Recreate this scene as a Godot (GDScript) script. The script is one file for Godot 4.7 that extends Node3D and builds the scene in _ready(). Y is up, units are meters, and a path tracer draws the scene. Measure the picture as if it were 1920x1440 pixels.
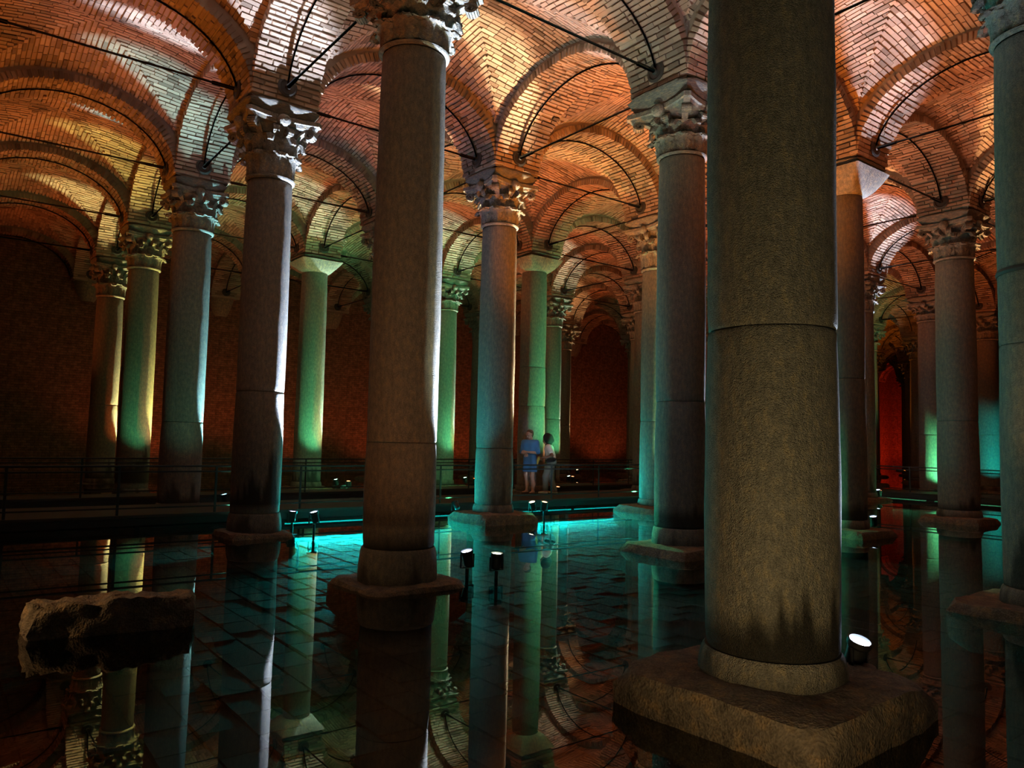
extends Node3D
# An underground cistern: a square grid of old columns carrying brick arches and groin vaults over shallow water.
# Plan: column (i, j) stands at plan(i, j); i runs along one row of arches, j along the other. y = 0 is the water.

const S := 4.9            # spacing of the columns
const LOOK := -0.65       # how the camera is turned to the grid
const EYE := 1.68
const SPRING := 7.19      # top of the capitals
const HALF := 0.56        # half the width of an arch
const STILT := 0.03
const RISE := 1.40        # of the arches above their springing
const VR := 2.2           # radius of the vaults
const FOCAL := 1424.4     # of a picture 1920 pixels wide
const FLOOR_Y := -0.36

var rng := RandomNumberGenerator.new()
var noise := FastNoiseLite.new()
var M := {}
var cam_basis: Basis
var taken := {}


# ------------------------------------------------------------------ small helpers
func plan(i: float, j: float, y := 0.0) -> Vector3:
	return seen_from(1.698, 0.0, -4.971) + Vector3(S * i, y, -S * j)


func seen_from(x: float, y: float, z: float) -> Vector3:    # a point given to the right, above and (negative) ahead of the camera's foot
	return Basis(Vector3.UP, LOOK) * Vector3(x, y, z)


func pixel(p: Vector3) -> Vector3:      # where a point falls in the picture; z is its distance
	var q := cam_basis.inverse() * (p - Vector3(0, EYE, 0))
	if q.z > -0.05:
		return Vector3(-9999, -9999, -1)
	return Vector3(960.0 - q.x / q.z * FOCAL, 720.0 + q.y / q.z * FOCAL, -q.z)


class Acc:
	var v := PackedVector3Array()
	var n := PackedVector3Array()
	var c := PackedColorArray()
	var uv := PackedVector2Array()
	var ix := PackedInt32Array()

	func add(p: Vector3, nn: Vector3, col: Color, t := Vector2.ZERO) -> int:
		v.append(p)
		n.append(nn)
		c.append(col)
		uv.append(t)
		return v.size() - 1

	func tri(a: Vector3, b: Vector3, d: Vector3, col: Color) -> void:   # a, b, d clockwise seen from outside
		var nn := (d - a).cross(b - a).normalized()
		var k := add(a, nn, col)
		add(b, nn, col)
		add(d, nn, col)
		ix.append_array(PackedInt32Array([k, k + 1, k + 2]))

	func quad(a: Vector3, b: Vector3, d: Vector3, e: Vector3, col: Color) -> void:
		var nn := (d - a).cross(b - a).normalized()
		var k := add(a, nn, col)
		add(b, nn, col)
		add(d, nn, col)
		add(e, nn, col)
		ix.append_array(PackedInt32Array([k, k + 1, k + 2, k, k + 2, k + 3]))

	func box(t: Transform3D, size: Vector3, col: Color, ch := 0.0) -> void:
		var h := size * 0.5
		if ch > 0.0:
			cbox(t, h, col, ch)
			return
		var p := []
		for k in 8:
			p.append(t * Vector3(h.x if k & 1 else -h.x, h.y if k & 2 else -h.y, h.z if k & 4 else -h.z))
		quad(p[0], p[2], p[3], p[1], col)
		quad(p[5], p[7], p[6], p[4], col)
		quad(p[4], p[6], p[2], p[0], col)
		quad(p[1], p[3], p[7], p[5], col)
		quad(p[2], p[6], p[7], p[3], col)
		quad(p[4], p[0], p[1], p[5], col)

	func cbox(t: Transform3D, h: Vector3, col: Color, ch: float) -> void:   # a box with chamfered edges
		var f := func(x: float, y: float, z: float) -> Vector3: return t * Vector3(x, y, z)
		var a := h.x
		var b := h.y
		var d := h.z
		for s in [-1.0, 1.0]:
			var s1: float = s
			qd(f.call(s1 * a, -b + ch, -d + ch), f.call(s1 * a, b - ch, -d + ch), f.call(s1 * a, b - ch, d - ch), f.call(s1 * a, -b + ch, d - ch), t.basis * Vector3(s1, 0, 0), col)
			qd(f.call(-a + ch, s1 * b, -d + ch), f.call(a - ch, s1 * b, -d + ch), f.call(a - ch, s1 * b, d - ch), f.call(-a + ch, s1 * b, d - ch), t.basis * Vector3(0, s1, 0), col)
			qd(f.call(-a + ch, -b + ch, s1 * d), f.call(a - ch, -b + ch, s1 * d), f.call(a - ch, b - ch, s1 * d), f.call(-a + ch, b - ch, s1 * d), t.basis * Vector3(0, 0, s1), col)
			for u in [-1.0, 1.0]:
				var u1: float = u
				qd(f.call(s1 * a, u1 * (b - ch), -d + ch), f.call(s1 * a, u1 * (b - ch), d - ch), f.call(s1 * (a - ch), u1 * b, d - ch), f.call(s1 * (a - ch), u1 * b, -d + ch), t.basis * Vector3(s1, u1, 0), col)
				qd(f.call(s1 * a, -b + ch, u1 * (d - ch)), f.call(s1 * a, b - ch, u1 * (d - ch)), f.call(s1 * (a - ch), b - ch, u1 * d), f.call(s1 * (a - ch), -b + ch, u1 * d), t.basis * Vector3(s1, 0, u1), col)
				qd(f.call(-a + ch, s1 * b, u1 * (d - ch)), f.call(a - ch, s1 * b, u1 * (d - ch)), f.call(a - ch, s1 * (b - ch), u1 * d), f.call(-a + ch, s1 * (b - ch), u1 * d), t.basis * Vector3(0, s1, u1), col)
				for w in [-1.0, 1.0]:
					var w1: float = w
					tr3(f.call(s1 * a, u1 * (b - ch), w1 * (d - ch)), f.call(s1 * (a - ch), u1 * b, w1 * (d - ch)), f.call(s1 * (a - ch), u1 * (b - ch), w1 * d), t.basis * Vector3(s1, u1, w1), col)

	func qd(a: Vector3, b: Vector3, d: Vector3, e: Vector3, out: Vector3, col: Color) -> void:
		if (d - a).cross(b - a).dot(out) > 0:
			quad(a, b, d, e, col)
		else:
			quad(e, d, b, a, col)

	func tr3(a: Vector3, b: Vector3, d: Vector3, out: Vector3, col: Color) -> void:
		if (d - a).cross(b - a).dot(out) > 0:
			tri(a, b, d, col)
		else:
			tri(d, b, a, col)

	# a grid of points nu x nv (row-major, v rows) with smooth normals; wrap joins the last column to the first
	func grid(pts: PackedVector3Array, cols: PackedColorArray, nu: int, nv: int, wrap: bool, flip := false, uvs := PackedVector2Array()) -> void:
		var k := v.size()
		for r in nv:
			for q in nu:
				var l := (q - 1 + nu) % nu if wrap else maxi(q - 1, 0)
				var rr := (q + 1) % nu if wrap else mini(q + 1, nu - 1)
				if uvs.size():      # a closed tube whose last column lies on its first
					l = (q - 1 + nu - 1) % (nu - 1)
					rr = (q + 1) % (nu - 1)
				var du := pts[r * nu + rr] - pts[r * nu + l]
				var dv := pts[mini(r + 1, nv - 1) * nu + q] - pts[maxi(r - 1, 0) * nu + q]
				var nn := du.cross(dv).normalized()
				add(pts[r * nu + q], -nn if flip else nn, cols[r * nu + q], uvs[r * nu + q] if uvs.size() else Vector2(float(q) / nu, float(r) / nv))
		for r in nv - 1:
			for q in (nu if wrap else nu - 1):
				var a := k + r * nu + q
				var b := k + r * nu + (q + 1) % nu
				var d := a + nu
				var e := b + nu
				if flip:
					ix.append_array(PackedInt32Array([a, b, e, a, e, d]))
				else:
					ix.append_array(PackedInt32Array([a, e, b, a, d, e]))

	# turned on the y axis; prof holds (radius, height) from the bottom up
	func lathe(t: Transform3D, prof: Array, seg: int, col: Color, crease := true) -> void:
		for r in prof.size() - 1:
			var p0: Vector2 = prof[r]
			var p1: Vector2 = prof[r + 1]
			var d := p1 - p0
			if d.length() < 1e-6:
				continue
			var nr := Vector2(d.y, -d.x).normalized()
			var k := v.size()
			for q in seg + 1:
				var a := TAU * q / seg
				var dir := Vector3(cos(a), 0, sin(a))
				var nn := (t.basis * (dir * nr.x + Vector3(0, nr.y, 0))).normalized()
				add(t * (dir * p0.x + Vector3(0, p0.y, 0)), nn, col)
				add(t * (dir * p1.x + Vector3(0, p1.y, 0)), nn, col)
			for q in seg:
				var b := k + q * 2
				ix.append_array(PackedInt32Array([b, b + 3, b + 1, b, b + 2, b + 3]))

	func tube(pts: PackedVector3Array, rad: float, seg: int, col: Color) -> void:
		for r in pts.size() - 1:
			var a := pts[r]
			var b := pts[r + 1]
			var d := (b - a).normalized()
			var side := d.cross(Vector3.UP if absf(d.y) < 0.95 else Vector3.RIGHT).normalized()
			var up := side.cross(d)
			lathe(Transform3D(Basis(side, d, -up), a), [Vector2(0, 0), Vector2(rad, 0), Vector2(rad, (b - a).length()), Vector2(0, (b - a).length())], seg, col)

	func mesh() -> ArrayMesh:
		var m := ArrayMesh.new()
		var a := []
		a.resize(Mesh.ARRAY_MAX)
		a[Mesh.ARRAY_VERTEX] = v
		a[Mesh.ARRAY_NORMAL] = n
		a[Mesh.ARRAY_COLOR] = c
		a[Mesh.ARRAY_TEX_UV] = uv
		a[Mesh.ARRAY_INDEX] = ix
		m.add_surface_from_arrays(Mesh.PRIMITIVE_TRIANGLES, a)
		return m


func numbered(called: String) -> String:
	var k: int = taken.get(called, 0)
	taken[called] = k + 1
	return called if k == 0 else "%s_%03d" % [called, k]


func inst(called: String, mesh: Mesh, mat: Material, parent: Node, at := Transform3D()) -> MeshInstance3D:
	var o := MeshInstance3D.new()
	o.name = numbered(called) if parent == self else called
	o.mesh = mesh
	o.material_override = mat
	o.transform = at
	parent.add_child(o, true)
	return o


func thing(called: String, label: String, category: String, at := Vector3.ZERO, turn := 0.0, group := "") -> Node3D:
	var o := Node3D.new()
	o.name = numbered(called)
	o.position = at
	o.rotation.y = turn
	add_child(o, true)
	tag(o, label, category, group)
	return o


func tag(o: Node, label: String, category: String, group := "", kind := "thing") -> void:
	o.set_meta("label", label)
	if category:
		o.set_meta("category", category)
	if group:
		o.set_meta("group", group)
	o.set_meta("kind", kind)


func structure(o: Node) -> void:
	o.set_meta("kind", "structure")


func stuff(o: Node) -> void:
	o.set_meta("kind", "stuff")


# ------------------------------------------------------------------ materials
func fill(size: int, f: Callable) -> ImageTexture:
	var im := Image.create(size, size, false, Image.FORMAT_RGB8)
	for y in size:
		for x in size:
			im.set_pixel(x, y, f.call(x, y))
	return ImageTexture.create_from_image(im)


func field(seed_: int, freq: float, size: int, oct := 4, kind := FastNoiseLite.TYPE_SIMPLEX_SMOOTH) -> Image:
	var n := FastNoiseLite.new()
	n.noise_type = kind
	n.seed = seed_
	n.frequency = freq
	n.fractal_octaves = oct
	return n.get_seamless_image(size, size)


func mat(col: Color, rough: float, metal := 0.0) -> StandardMaterial3D:
	var m := StandardMaterial3D.new()
	m.albedo_color = col
	m.roughness = rough
	m.metallic = metal
	return m


func lin(r: float, g: float, b: float) -> Color:
	return Color(r, g, b).linear_to_srgb()


func glow(col: Color, e: float) -> StandardMaterial3D:
	var m := mat(Color(0.8, 0.8, 0.8), 0.4)
	m.emission_enabled = true
	m.emission = col
	m.emission_energy_multiplier = e
	return m


func tri_tex(m: StandardMaterial3D, col: Texture2D, bump: Texture2D, scale: Vector3, cm: float, in_world := false) -> void:
	m.uv1_triplanar = true
	m.uv1_world_triplanar = in_world
	m.uv1_scale = scale
	m.uv1_triplanar_sharpness = 3.0
	if col:
		m.albedo_texture = col
	if bump:
		m.heightmap_enabled = true
		m.heightmap_texture = bump
		m.heightmap_scale = cm


func make_materials() -> void:
	var a := field(3, 0.012, 512, 5)
	var b := field(7, 0.05, 512, 4)
	var d := field(11, 0.11, 512, 3)
	var e := field(19, 0.03, 512, 2, FastNoiseLite.TYPE_CELLULAR)
	# stone: mottled, with rusty and sooty patches
	var stone := fill(512, func(x: int, y: int) -> Color:
		var p := a.get_pixel(x, y).r
		var q := b.get_pixel(x, y).r
		var r := d.get_pixel(x, y).r
		var t := 0.70 + 0.34 * (p - 0.5) + 0.22 * (q - 0.5) + 0.30 * (r - 0.5)
		var warm := clampf((p - 0.52) * 3.0, 0, 1)
		return Color(t * (1.0 + 0.08 * warm), t, t * (1.0 - 0.14 * warm)))
	var streaks := fill(512, func(x: int, y: int) -> Color:
		var p := a.get_pixel(x * 2 % 512, y).r
		var q := b.get_pixel(x * 2 % 512, y if y < 256 else 511 - y).r
		var r := d.get_pixel(x, y).r
		var t := 0.72 + 0.22 * (p - 0.5) + 0.14 * (q - 0.5) + 0.20 * (r - 0.5)
		var warm := clampf((p - 0.5) * 2.4, 0, 1)
		return Color(t * (1.0 + 0.05 * warm), t, t * (1.0 - 0.10 * warm)))
	var fine := field(31, 0.22, 512, 2)
	var rough := fill(512, func(x: int, y: int) -> Color:
		var t := clampf(0.5 + 0.9 * (fine.get_pixel(x, y).r - 0.5) + 0.6 * (d.get_pixel(x, y).r - 0.5) + 0.5 * (b.get_pixel(x, y).r - 0.5), 0, 1)
		return Color(t, t, t))
	var pits := fill(512, func(x: int, y: int) -> Color:
		var q := b.get_pixel(x, y).r
		var r := d.get_pixel(x, y).r
		var g := e.get_pixel(x, y).r
		var t := clampf(0.5 + 0.6 * (q - 0.5) + 0.5 * (r - 0.5) + 0.25 * (g - 0.5), 0, 1)
		return Color(t, t, t))
	# far brick walls: rows of thin bricks, 16 rows of 6 in a square
	var row_col := fill(512, func(x: int, y: int) -> Color:
		var row := y / 32
		var off := 43 if row % 2 else 0
		var bx := (x + off) % 512
		var k := int(bx / 85.34)
		var jy := y % 32
		var jx := fmod(bx, 85.34)
		var joint := jy < 9 or jx < 8
		var h := fposmod(sin(float(row * 37 + k * 91) * 12.9898) * 43758.5, 1.0)
		var t := 0.72 + 0.16 * h + 0.2 * (b.get_pixel(x, y).r - 0.5) + 0.35 * (a.get_pixel(x, y).r - 0.5)
		return Color(t * 0.8, t * 0.76, t * 0.72) if joint else Color(t, t * 0.88, t * 0.8))
	var row_bump := fill(512, func(x: int, y: int) -> Color:
		var row := y / 32
		var off := 43 if row % 2 else 0
		var bx := (x + off) % 512
		var joint := y % 32 < 9 or fmod(bx, 85.34) < 8
		var t := (0.25 if joint else 0.75) + 0.4 * (d.get_pixel(x, y).r - 0.5)
		return Color(t, t, t))

	var m := mat(lin(0.44, 0.40, 0.34), 0.75)
	m.albedo_texture = streaks
	m.heightmap_enabled = true
	m.heightmap_texture = rough
	m.heightmap_scale = 1.3
	m.vertex_color_use_as_albedo = true
	M.shaft = m
	m = mat(lin(0.47, 0.44, 0.38), 0.8)
	tri_tex(m, stone, pits, Vector3(1.5, 1.5, 1.5), 1.2)
	m.vertex_color_use_as_albedo = true
	M.capital = m
	m = mat(lin(0.30, 0.23, 0.17), 0.85)
	tri_tex(m, stone, pits, Vector3(0.9, 0.9, 0.9), 1.3)
	m.vertex_color_use_as_albedo = true
	M.plinth = m
	m = mat(lin(0.42, 0.32, 0.245), 0.95)
	m.vertex_color_use_as_albedo = true
	M.brick = m
	m = mat(lin(0.26, 0.20, 0.15), 0.98)
	M.mortar = m
	m = mat(lin(0.34, 0.21, 0.15), 0.95)
	tri_tex(m, row_col, row_bump, Vector3(0.69, 0.69, 0.69), 1.6)
	M.wall = m
	m = mat(lin(0.075, 0.078, 0.07), 0.85)
	m.vertex_color_use_as_albedo = true
	M.tile = m
	m = mat(lin(0.025, 0.024, 0.022), 0.9)
	M.bed = m
	var w := mat(Color(0.0, 0.006, 0.006, 0.68), 0.0)
	w.transparency = BaseMaterial3D.TRANSPARENCY_ALPHA
	w.metallic_specular = 0.5
	M.water = w
	M.iron = mat(lin(0.62, 0.57, 0.50), 0.38, 0.0)
	M.dark_iron = mat(lin(0.05, 0.045, 0.04), 0.6, 0.4)
	M.black = mat(lin(0.02, 0.02, 0.022), 0.45, 0.2)
	M.deck = mat(lin(0.02, 0.02, 0.018), 0.7)
	M.steel = mat(lin(0.12, 0.12, 0.12), 0.35, 0.8)
	M.cable = mat(lin(0.05, 0.04, 0.035), 0.7)


# ------------------------------------------------------------------ masonry
func soffit(a: float) -> Vector2:      # (along, up) of the arch's underside at angle a, from one springing (0) over the crown to the other (PI)
	var r := S * 0.5 - HALF
	return Vector2(-cos(a) * r, STILT + sin(a) * RISE)


func soffit_out(a: float) -> Vector2:
	var r := S * 0.5 - HALF
	return Vector2(-cos(a) / r, sin(a) / RISE).normalized()


func vault_h(u: float) -> float:
	return STILT + sqrt(maxf(0.0, VR * VR - u * u)) * (RISE + 0.22) / VR


func dome(u: float, v: float) -> float:
	var r := S * 0.5 - HALF
	return 0.25 * (1.0 - u * u / (r * r)) * (1.0 - v * v / (r * r))


# bricks of one arch: [centre transform, size, tone]; local z runs along the arch, x across it
func arch_bricks(seed_: int) -> Array:
	rng.seed = seed_
	var out := []
	var len_ := 0.0
	var steps := 200
	var acc := [0.0]
	for k in steps:
		len_ += soffit(PI * k / steps).distance_to(soffit(PI * (k + 1) / steps))
		acc.append(len_)
	var n := int(len_ / 0.088)
	for c in range(0, n + 1):
		var want := len_ * (c + 0.5) / (n + 1) + rng.randf_range(-0.006, 0.006)
		var k := 0
		while k < steps - 1 and acc[k + 1] < want:
			k += 1
		var f: float = (want - acc[k]) / maxf(1e-6, acc[k + 1] - acc[k])
		var a := PI * (k + f) / steps
		var p := soffit(a)
		var o := soffit_out(a)
		var x := -HALF - 0.02
		var first := true
		while x < HALF - 0.03:
			var w := rng.randf_range(0.20, 0.31)
			if first and c % 2:
				w = rng.randf_range(0.10, 0.16)
			first = false
			var x1 := minf(x + w, HALF + 0.02)
			if HALF + 0.02 - x1 < 0.1:
				x1 = HALF + 0.02
			var proud := rng.randf_range(-0.008, 0.012)
			if rng.randf() < 0.05:
				proud += 0.022      # a worn brick, sunk back
			var depth := 0.16
			var ctr := p + o * (depth * 0.5 - 0.028 + proud)
			var along := Vector2(o.y, -o.x)
			var basis_ := Basis(Vector3(1, 0, 0), Vector3(0, o.y, o.x), Vector3(0, along.y, along.x))
			basis_ = basis_ * Basis(Vector3(0, 1, 0), rng.randf_range(-0.03, 0.03))
			var edge := rng.randf_range(-0.012, 0.012)
			out.append([Transform3D(basis_, Vector3((x + x1) * 0.5 + edge, ctr.y, ctr.x)), Vector3(x1 - x - 0.011, depth, 0.088 - rng.randf_range(0.020, 0.036)), rng.randf()])
			x = x1
	return out


func patch(p: Vector3) -> float:
	return 0.82 + wear(p, 0.5, 40.0) + wear(p, 0.3, 150.0)


func brick_tone(t: float) -> Color:
	if t < 0.12:
		return Color(0.52, 0.47, 0.42)
	if t > 0.9:
		return Color(1.15, 1.12, 1.05)
	return Color(0.78, 0.75, 0.72).lerp(Color(1.05, 0.94, 0.86), (t - 0.12) / 0.78)


func arch_core() -> ArrayMesh:
	var s := Acc.new()
	var n := 40
	var r := S * 0.5 - HALF
	var w := HALF - 0.012
	var one := Color(1, 1, 1)
	var inn := []
	var out := []
	for k in n + 1:
		var a := PI * k / n
		var p := soffit(a) + soffit_out(a) * 0.012
		inn.append(p)
		out.append(soffit(a) + soffit_out(a) * 0.62)
	inn.push_front(Vector2(-r - 0.012, 0.0))
	inn.push_back(Vector2(r + 0.012, 0.0))
	out.push_front(Vector2(-S * 0.5, 0.0))
	out.push_back(Vector2(S * 0.5, 0.0))
	for k in inn.size() - 1:
		var p: Vector2 = inn[k]
		var q: Vector2 = inn[k + 1]
		s.quad(Vector3(-w, p.y, p.x), Vector3(-w, q.y, q.x), Vector3(w, q.y, q.x), Vector3(w, p.y, p.x), one)
		var d := Vector3(0, -1, 0)
		var po: Vector2 = out[k]
		var qo: Vector2 = out[k + 1]
		for e in [-w, w]:
			s.qd(Vector3(e, p.y, p.x), Vector3(e, q.y, q.x), Vector3(e, qo.y, qo.x), Vector3(e, po.y, po.x), Vector3(e, 0, 0), one)
		s.qd(Vector3(-w, po.y, po.x), Vector3(-w, qo.y, qo.x), Vector3(w, qo.y, qo.x), Vector3(w, po.y, po.x), Vector3(0, 1, 0), one)
	return s.mesh()


func vault_web() -> ArrayMesh:        # the mortar bed of one bay's groin vault: four webs that meet along the diagonals
	var s := Acc.new()
	var r := S * 0.5 - HALF + 0.06
	var nu := 28
	var nv := 6
	for side in 4:
		var turn := Basis(Vector3.UP, side * PI * 0.5)
		var pts := PackedVector3Array()
		var cols := PackedColorArray()
		for b in nv + 1:
			for a in nu + 1:
				var u := lerpf(-r, r, float(a) / nu)
				var v := lerpf(absf(u), r, float(b) / nv)
				pts.append(turn * Vector3(u, vault_h(u) + dome(minf(absf(u), 1.89), minf(v, 1.89)) + 0.02, v))
				cols.append(Color(1, 1, 1))
		s.grid(pts, cols, nu + 1, nv + 1, false, true)
	return s.mesh()


func vault_bricks(seed_: int) -> ArrayMesh:
	rng.seed = seed_
	var s := Acc.new()
	var r := S * 0.5 - HALF + 0.03
	var top := asin(r / VR)
	var n := int(top * VR / 0.092)
	for side in 4:
		var turn := Transform3D(Basis(Vector3.UP, side * PI * 0.5), Vector3.ZERO)
		for c in range(-n, n + 1):
			var a := c * 0.092 / VR + rng.randf_range(-0.003, 0.003)
			var u := VR * sin(a)
			var v := absf(u) + rng.randf_range(-0.06, 0.02)
			var first := true
			while v < r - 0.02:
				var w := rng.randf_range(0.19, 0.30)
				if first and c % 2:
					w *= 0.55
				first = false
				var v1 := minf(v + w, r)
				if r - v1 < 0.08:
					v1 = r
				var vm := (v + v1) * 0.5
				var e := 0.02
				var h0 := vault_h(u) + dome(minf(absf(u), 1.89), minf(vm, 1.89))
				var du := Vector3(e, vault_h(u + e) + dome(minf(absf(u + e), 1.89), minf(vm, 1.89)) - h0, 0).normalized()
				var dv := Vector3(0, dome(minf(absf(u), 1.89), minf(vm + e, 1.89)) - dome(minf(absf(u), 1.89), minf(vm, 1.89)), e).normalized()
				var up := dv.cross(du).normalized()
				var b := Basis(du, up, dv)
				var ctr := Vector3(u, h0, vm) + up * (0.035 - 0.022 + rng.randf_range(-0.008, 0.006))
				s.box(turn * Transform3D(b, ctr), Vector3(0.092 - rng.randf_range(0.018, 0.032), 0.07, v1 - v - 0.011), brick_tone(rng.randf()) * patch(turn * ctr + Vector3(seed_, 0, 0)))
				v = v1
	return s.mesh()


func arch_cable() -> ArrayMesh:
	var s := Acc.new()
	var pts := PackedVector3Array()
	for k in 33:
		var a := lerpf(0.16, PI - 0.16, k / 32.0)
		var p := soffit(a) - soffit_out(a) * 0.045
		pts.append(Vector3(0.0, p.y, p.x))
	s.tube(pts, 0.016, 6, Color(1, 1, 1))
	return s.mesh()


func build_ceiling(bays: Array, arches: Array) -> void:
	var slab := Acc.new()
	var c := plan(4.0, 1.5, SPRING + 2.95)
	slab.box(Transform3D(Basis(), c), Vector3(S * 18, 0.5, S * 11), Color(1, 1, 1))
	var ceiling := inst("ceiling", slab.mesh(), M.mortar, self)
	structure(ceiling)
	ceiling.set_meta("label", "brick groin vaults and round arches over the cistern")
	var web := vault_web()
	var vb := [vault_bricks(101), vault_bricks(102)]
	for k in bays.size():
		var b: Vector2i = bays[k]
		var o := inst("vault", web, M.mortar, ceiling, Transform3D(Basis(), plan(b.x + 0.5, b.y + 0.5, SPRING)))
		stuff(inst("brickwork", vb[k % 2], M.brick, o, Transform3D(Basis(Vector3.UP, (k % 4) * PI * 0.5), Vector3.ZERO)))
	var core := arch_core()
	var cable := arch_cable()
	var lists := [arch_bricks(201), arch_bricks(202), arch_bricks(203)]
	var whole := []
	for l in lists:
		var s := Acc.new()
		for q in l:
			s.box(q[0], q[1], brick_tone(q[2]) * patch((q[0] as Transform3D).origin))
		whole.append(s.mesh())
	# the bricks that show largest are parts of their own
	var near := {"1,1,1": 1, "0,1,1": 1, "1,0,1": 1, "2,1,0": 1}
	var picked := []
	for k in arches.size():
		var a: Vector3i = arches[k]
		if not near.has("%d,%d,%d" % [a.x, a.y, a.z]):
			continue
		var t := arch_place(a)
		for q in lists[k % 3].size():
			var bt: Transform3D = t * (lists[k % 3][q][0] as Transform3D)
			var px := pixel(bt.origin)
			var facing := (bt.basis.y * -1.0).dot(Vector3(0, EYE, 0) - bt.origin) > 0.5
			if facing and px.x > 0 and px.x < 1920 and px.y > 0 and px.y < 1440 and not (px.x > 1318 and px.x < 1562) and not (px.x > 690 and px.x < 850) and px.x < 1870:
				picked.append([px.z, k, q])
	picked.sort_custom(func(x, y): return x[0] < y[0])
	picked = picked.slice(0, 300)
	var single := {}
	for p in picked:
		single["%d,%d" % [p[1], p[2]]] = 1
	var units := []
	for k in 8:
		var s := Acc.new()
		s.box(Transform3D(), Vector3(1, 1, 1), brick_tone((k + 0.5) / 8.0), 0.06)
		units.append(s.mesh())
	for k in arches.size():
		var a: Vector3i = arches[k]
		var o := inst("arch", core, M.mortar, ceiling, arch_place(a))
		inst("cable", cable, M.cable, o)
		if not near.has("%d,%d,%d" % [a.x, a.y, a.z]):
			stuff(inst("brickwork", whole[k % 3], M.brick, o))
			continue
		var s := Acc.new()
		var l: Array = lists[k % 3]
		for q in l.size():
			if single.has("%d,%d" % [k, q]):
				var bt: Transform3D = l[q][0]
				inst("brick", units[mini(7, int(l[q][2] * 8))], M.brick, o, Transform3D(bt.basis.scaled_local(l[q][1]), bt.origin))
			else:
				s.box(l[q][0], l[q][1], brick_tone(l[q][2]) * patch((l[q][0] as Transform3D).origin))
		stuff(inst("brickwork", s.mesh(), M.brick, o))


func arch_place(a: Vector3i) -> Transform3D:    # z = 0: from column (x, y) to (x + 1, y); z = 1: to (x, y + 1)
	if a.z == 0:
		return Transform3D(Basis(Vector3.UP, PI * 0.5), plan(a.x + 0.5, a.y, SPRING))
	return Transform3D(Basis(), plan(a.x, a.y + 0.5, SPRING))


func slab_wall(called: String, i0: float, j0: float, i1: float, j1: float, thick: float) -> MeshInstance3D:
	var a := plan(i0, j0)
	var b := plan(i1, j1)
	var d := b - a
	var s := Acc.new()
	var len_ := d.length()
	s.box(Transform3D(), Vector3(len_, 11.0, thick), Color(1, 1, 1))
	var o := inst(called, s.mesh(), M.wall, self, Transform3D(Basis(Vector3.UP, -atan2(d.z, d.x)), (a + b) * 0.5 + Vector3(0, 4.9, 0)))
	structure(o)
	return o


func build_walls() -> void:
	var back := slab_wall("wall_back", -4, 6.06, 12.6, 6.06, 0.6)
	slab_wall("wall_left", -4, -3.2, -4, 6.2, 0.6)
	slab_wall("wall_right", 12.6, -3.2, 12.6, 6.2, 0.6)
	slab_wall("wall_front", -4, -3.2, 12.6, -3.2, 0.6)
	# stone corbels that carry the last arches on the back wall
	var s := Acc.new()
	var pts := PackedVector3Array()
	var cols := PackedColorArray()
	for r in 8:
		var f := r / 7.0
		var w := lerpf(0.22, 0.52, pow(f, 0.7))
		for p in [Vector2(-w, -0.02), Vector2(-w * 0.75, w * 0.8), Vector2(0, w * 1.05), Vector2(w * 0.75, w * 0.8), Vector2(w, -0.02)]:
			pts.append(Vector3(p.x, -0.75 + 0.75 * f, p.y))
			cols.append(Color(1, 0.95, 0.85))
	s.grid(pts, cols, 5, 8, false)
	s.qd(Vector3(-0.55, 0, 0), Vector3(0.55, 0, 0), Vector3(0.4, 0, 0.55), Vector3(-0.4, 0, 0.55), Vector3.UP, Color(1, 1, 1))
	var cm := s.mesh()
	for i in range(-2, 12):
		var o := inst("corbel", cm, M.capital, back)
		o.transform = back.transform.affine_inverse() * Transform3D(Basis(), plan(i, 6.0, SPRING + 0.05))


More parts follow.
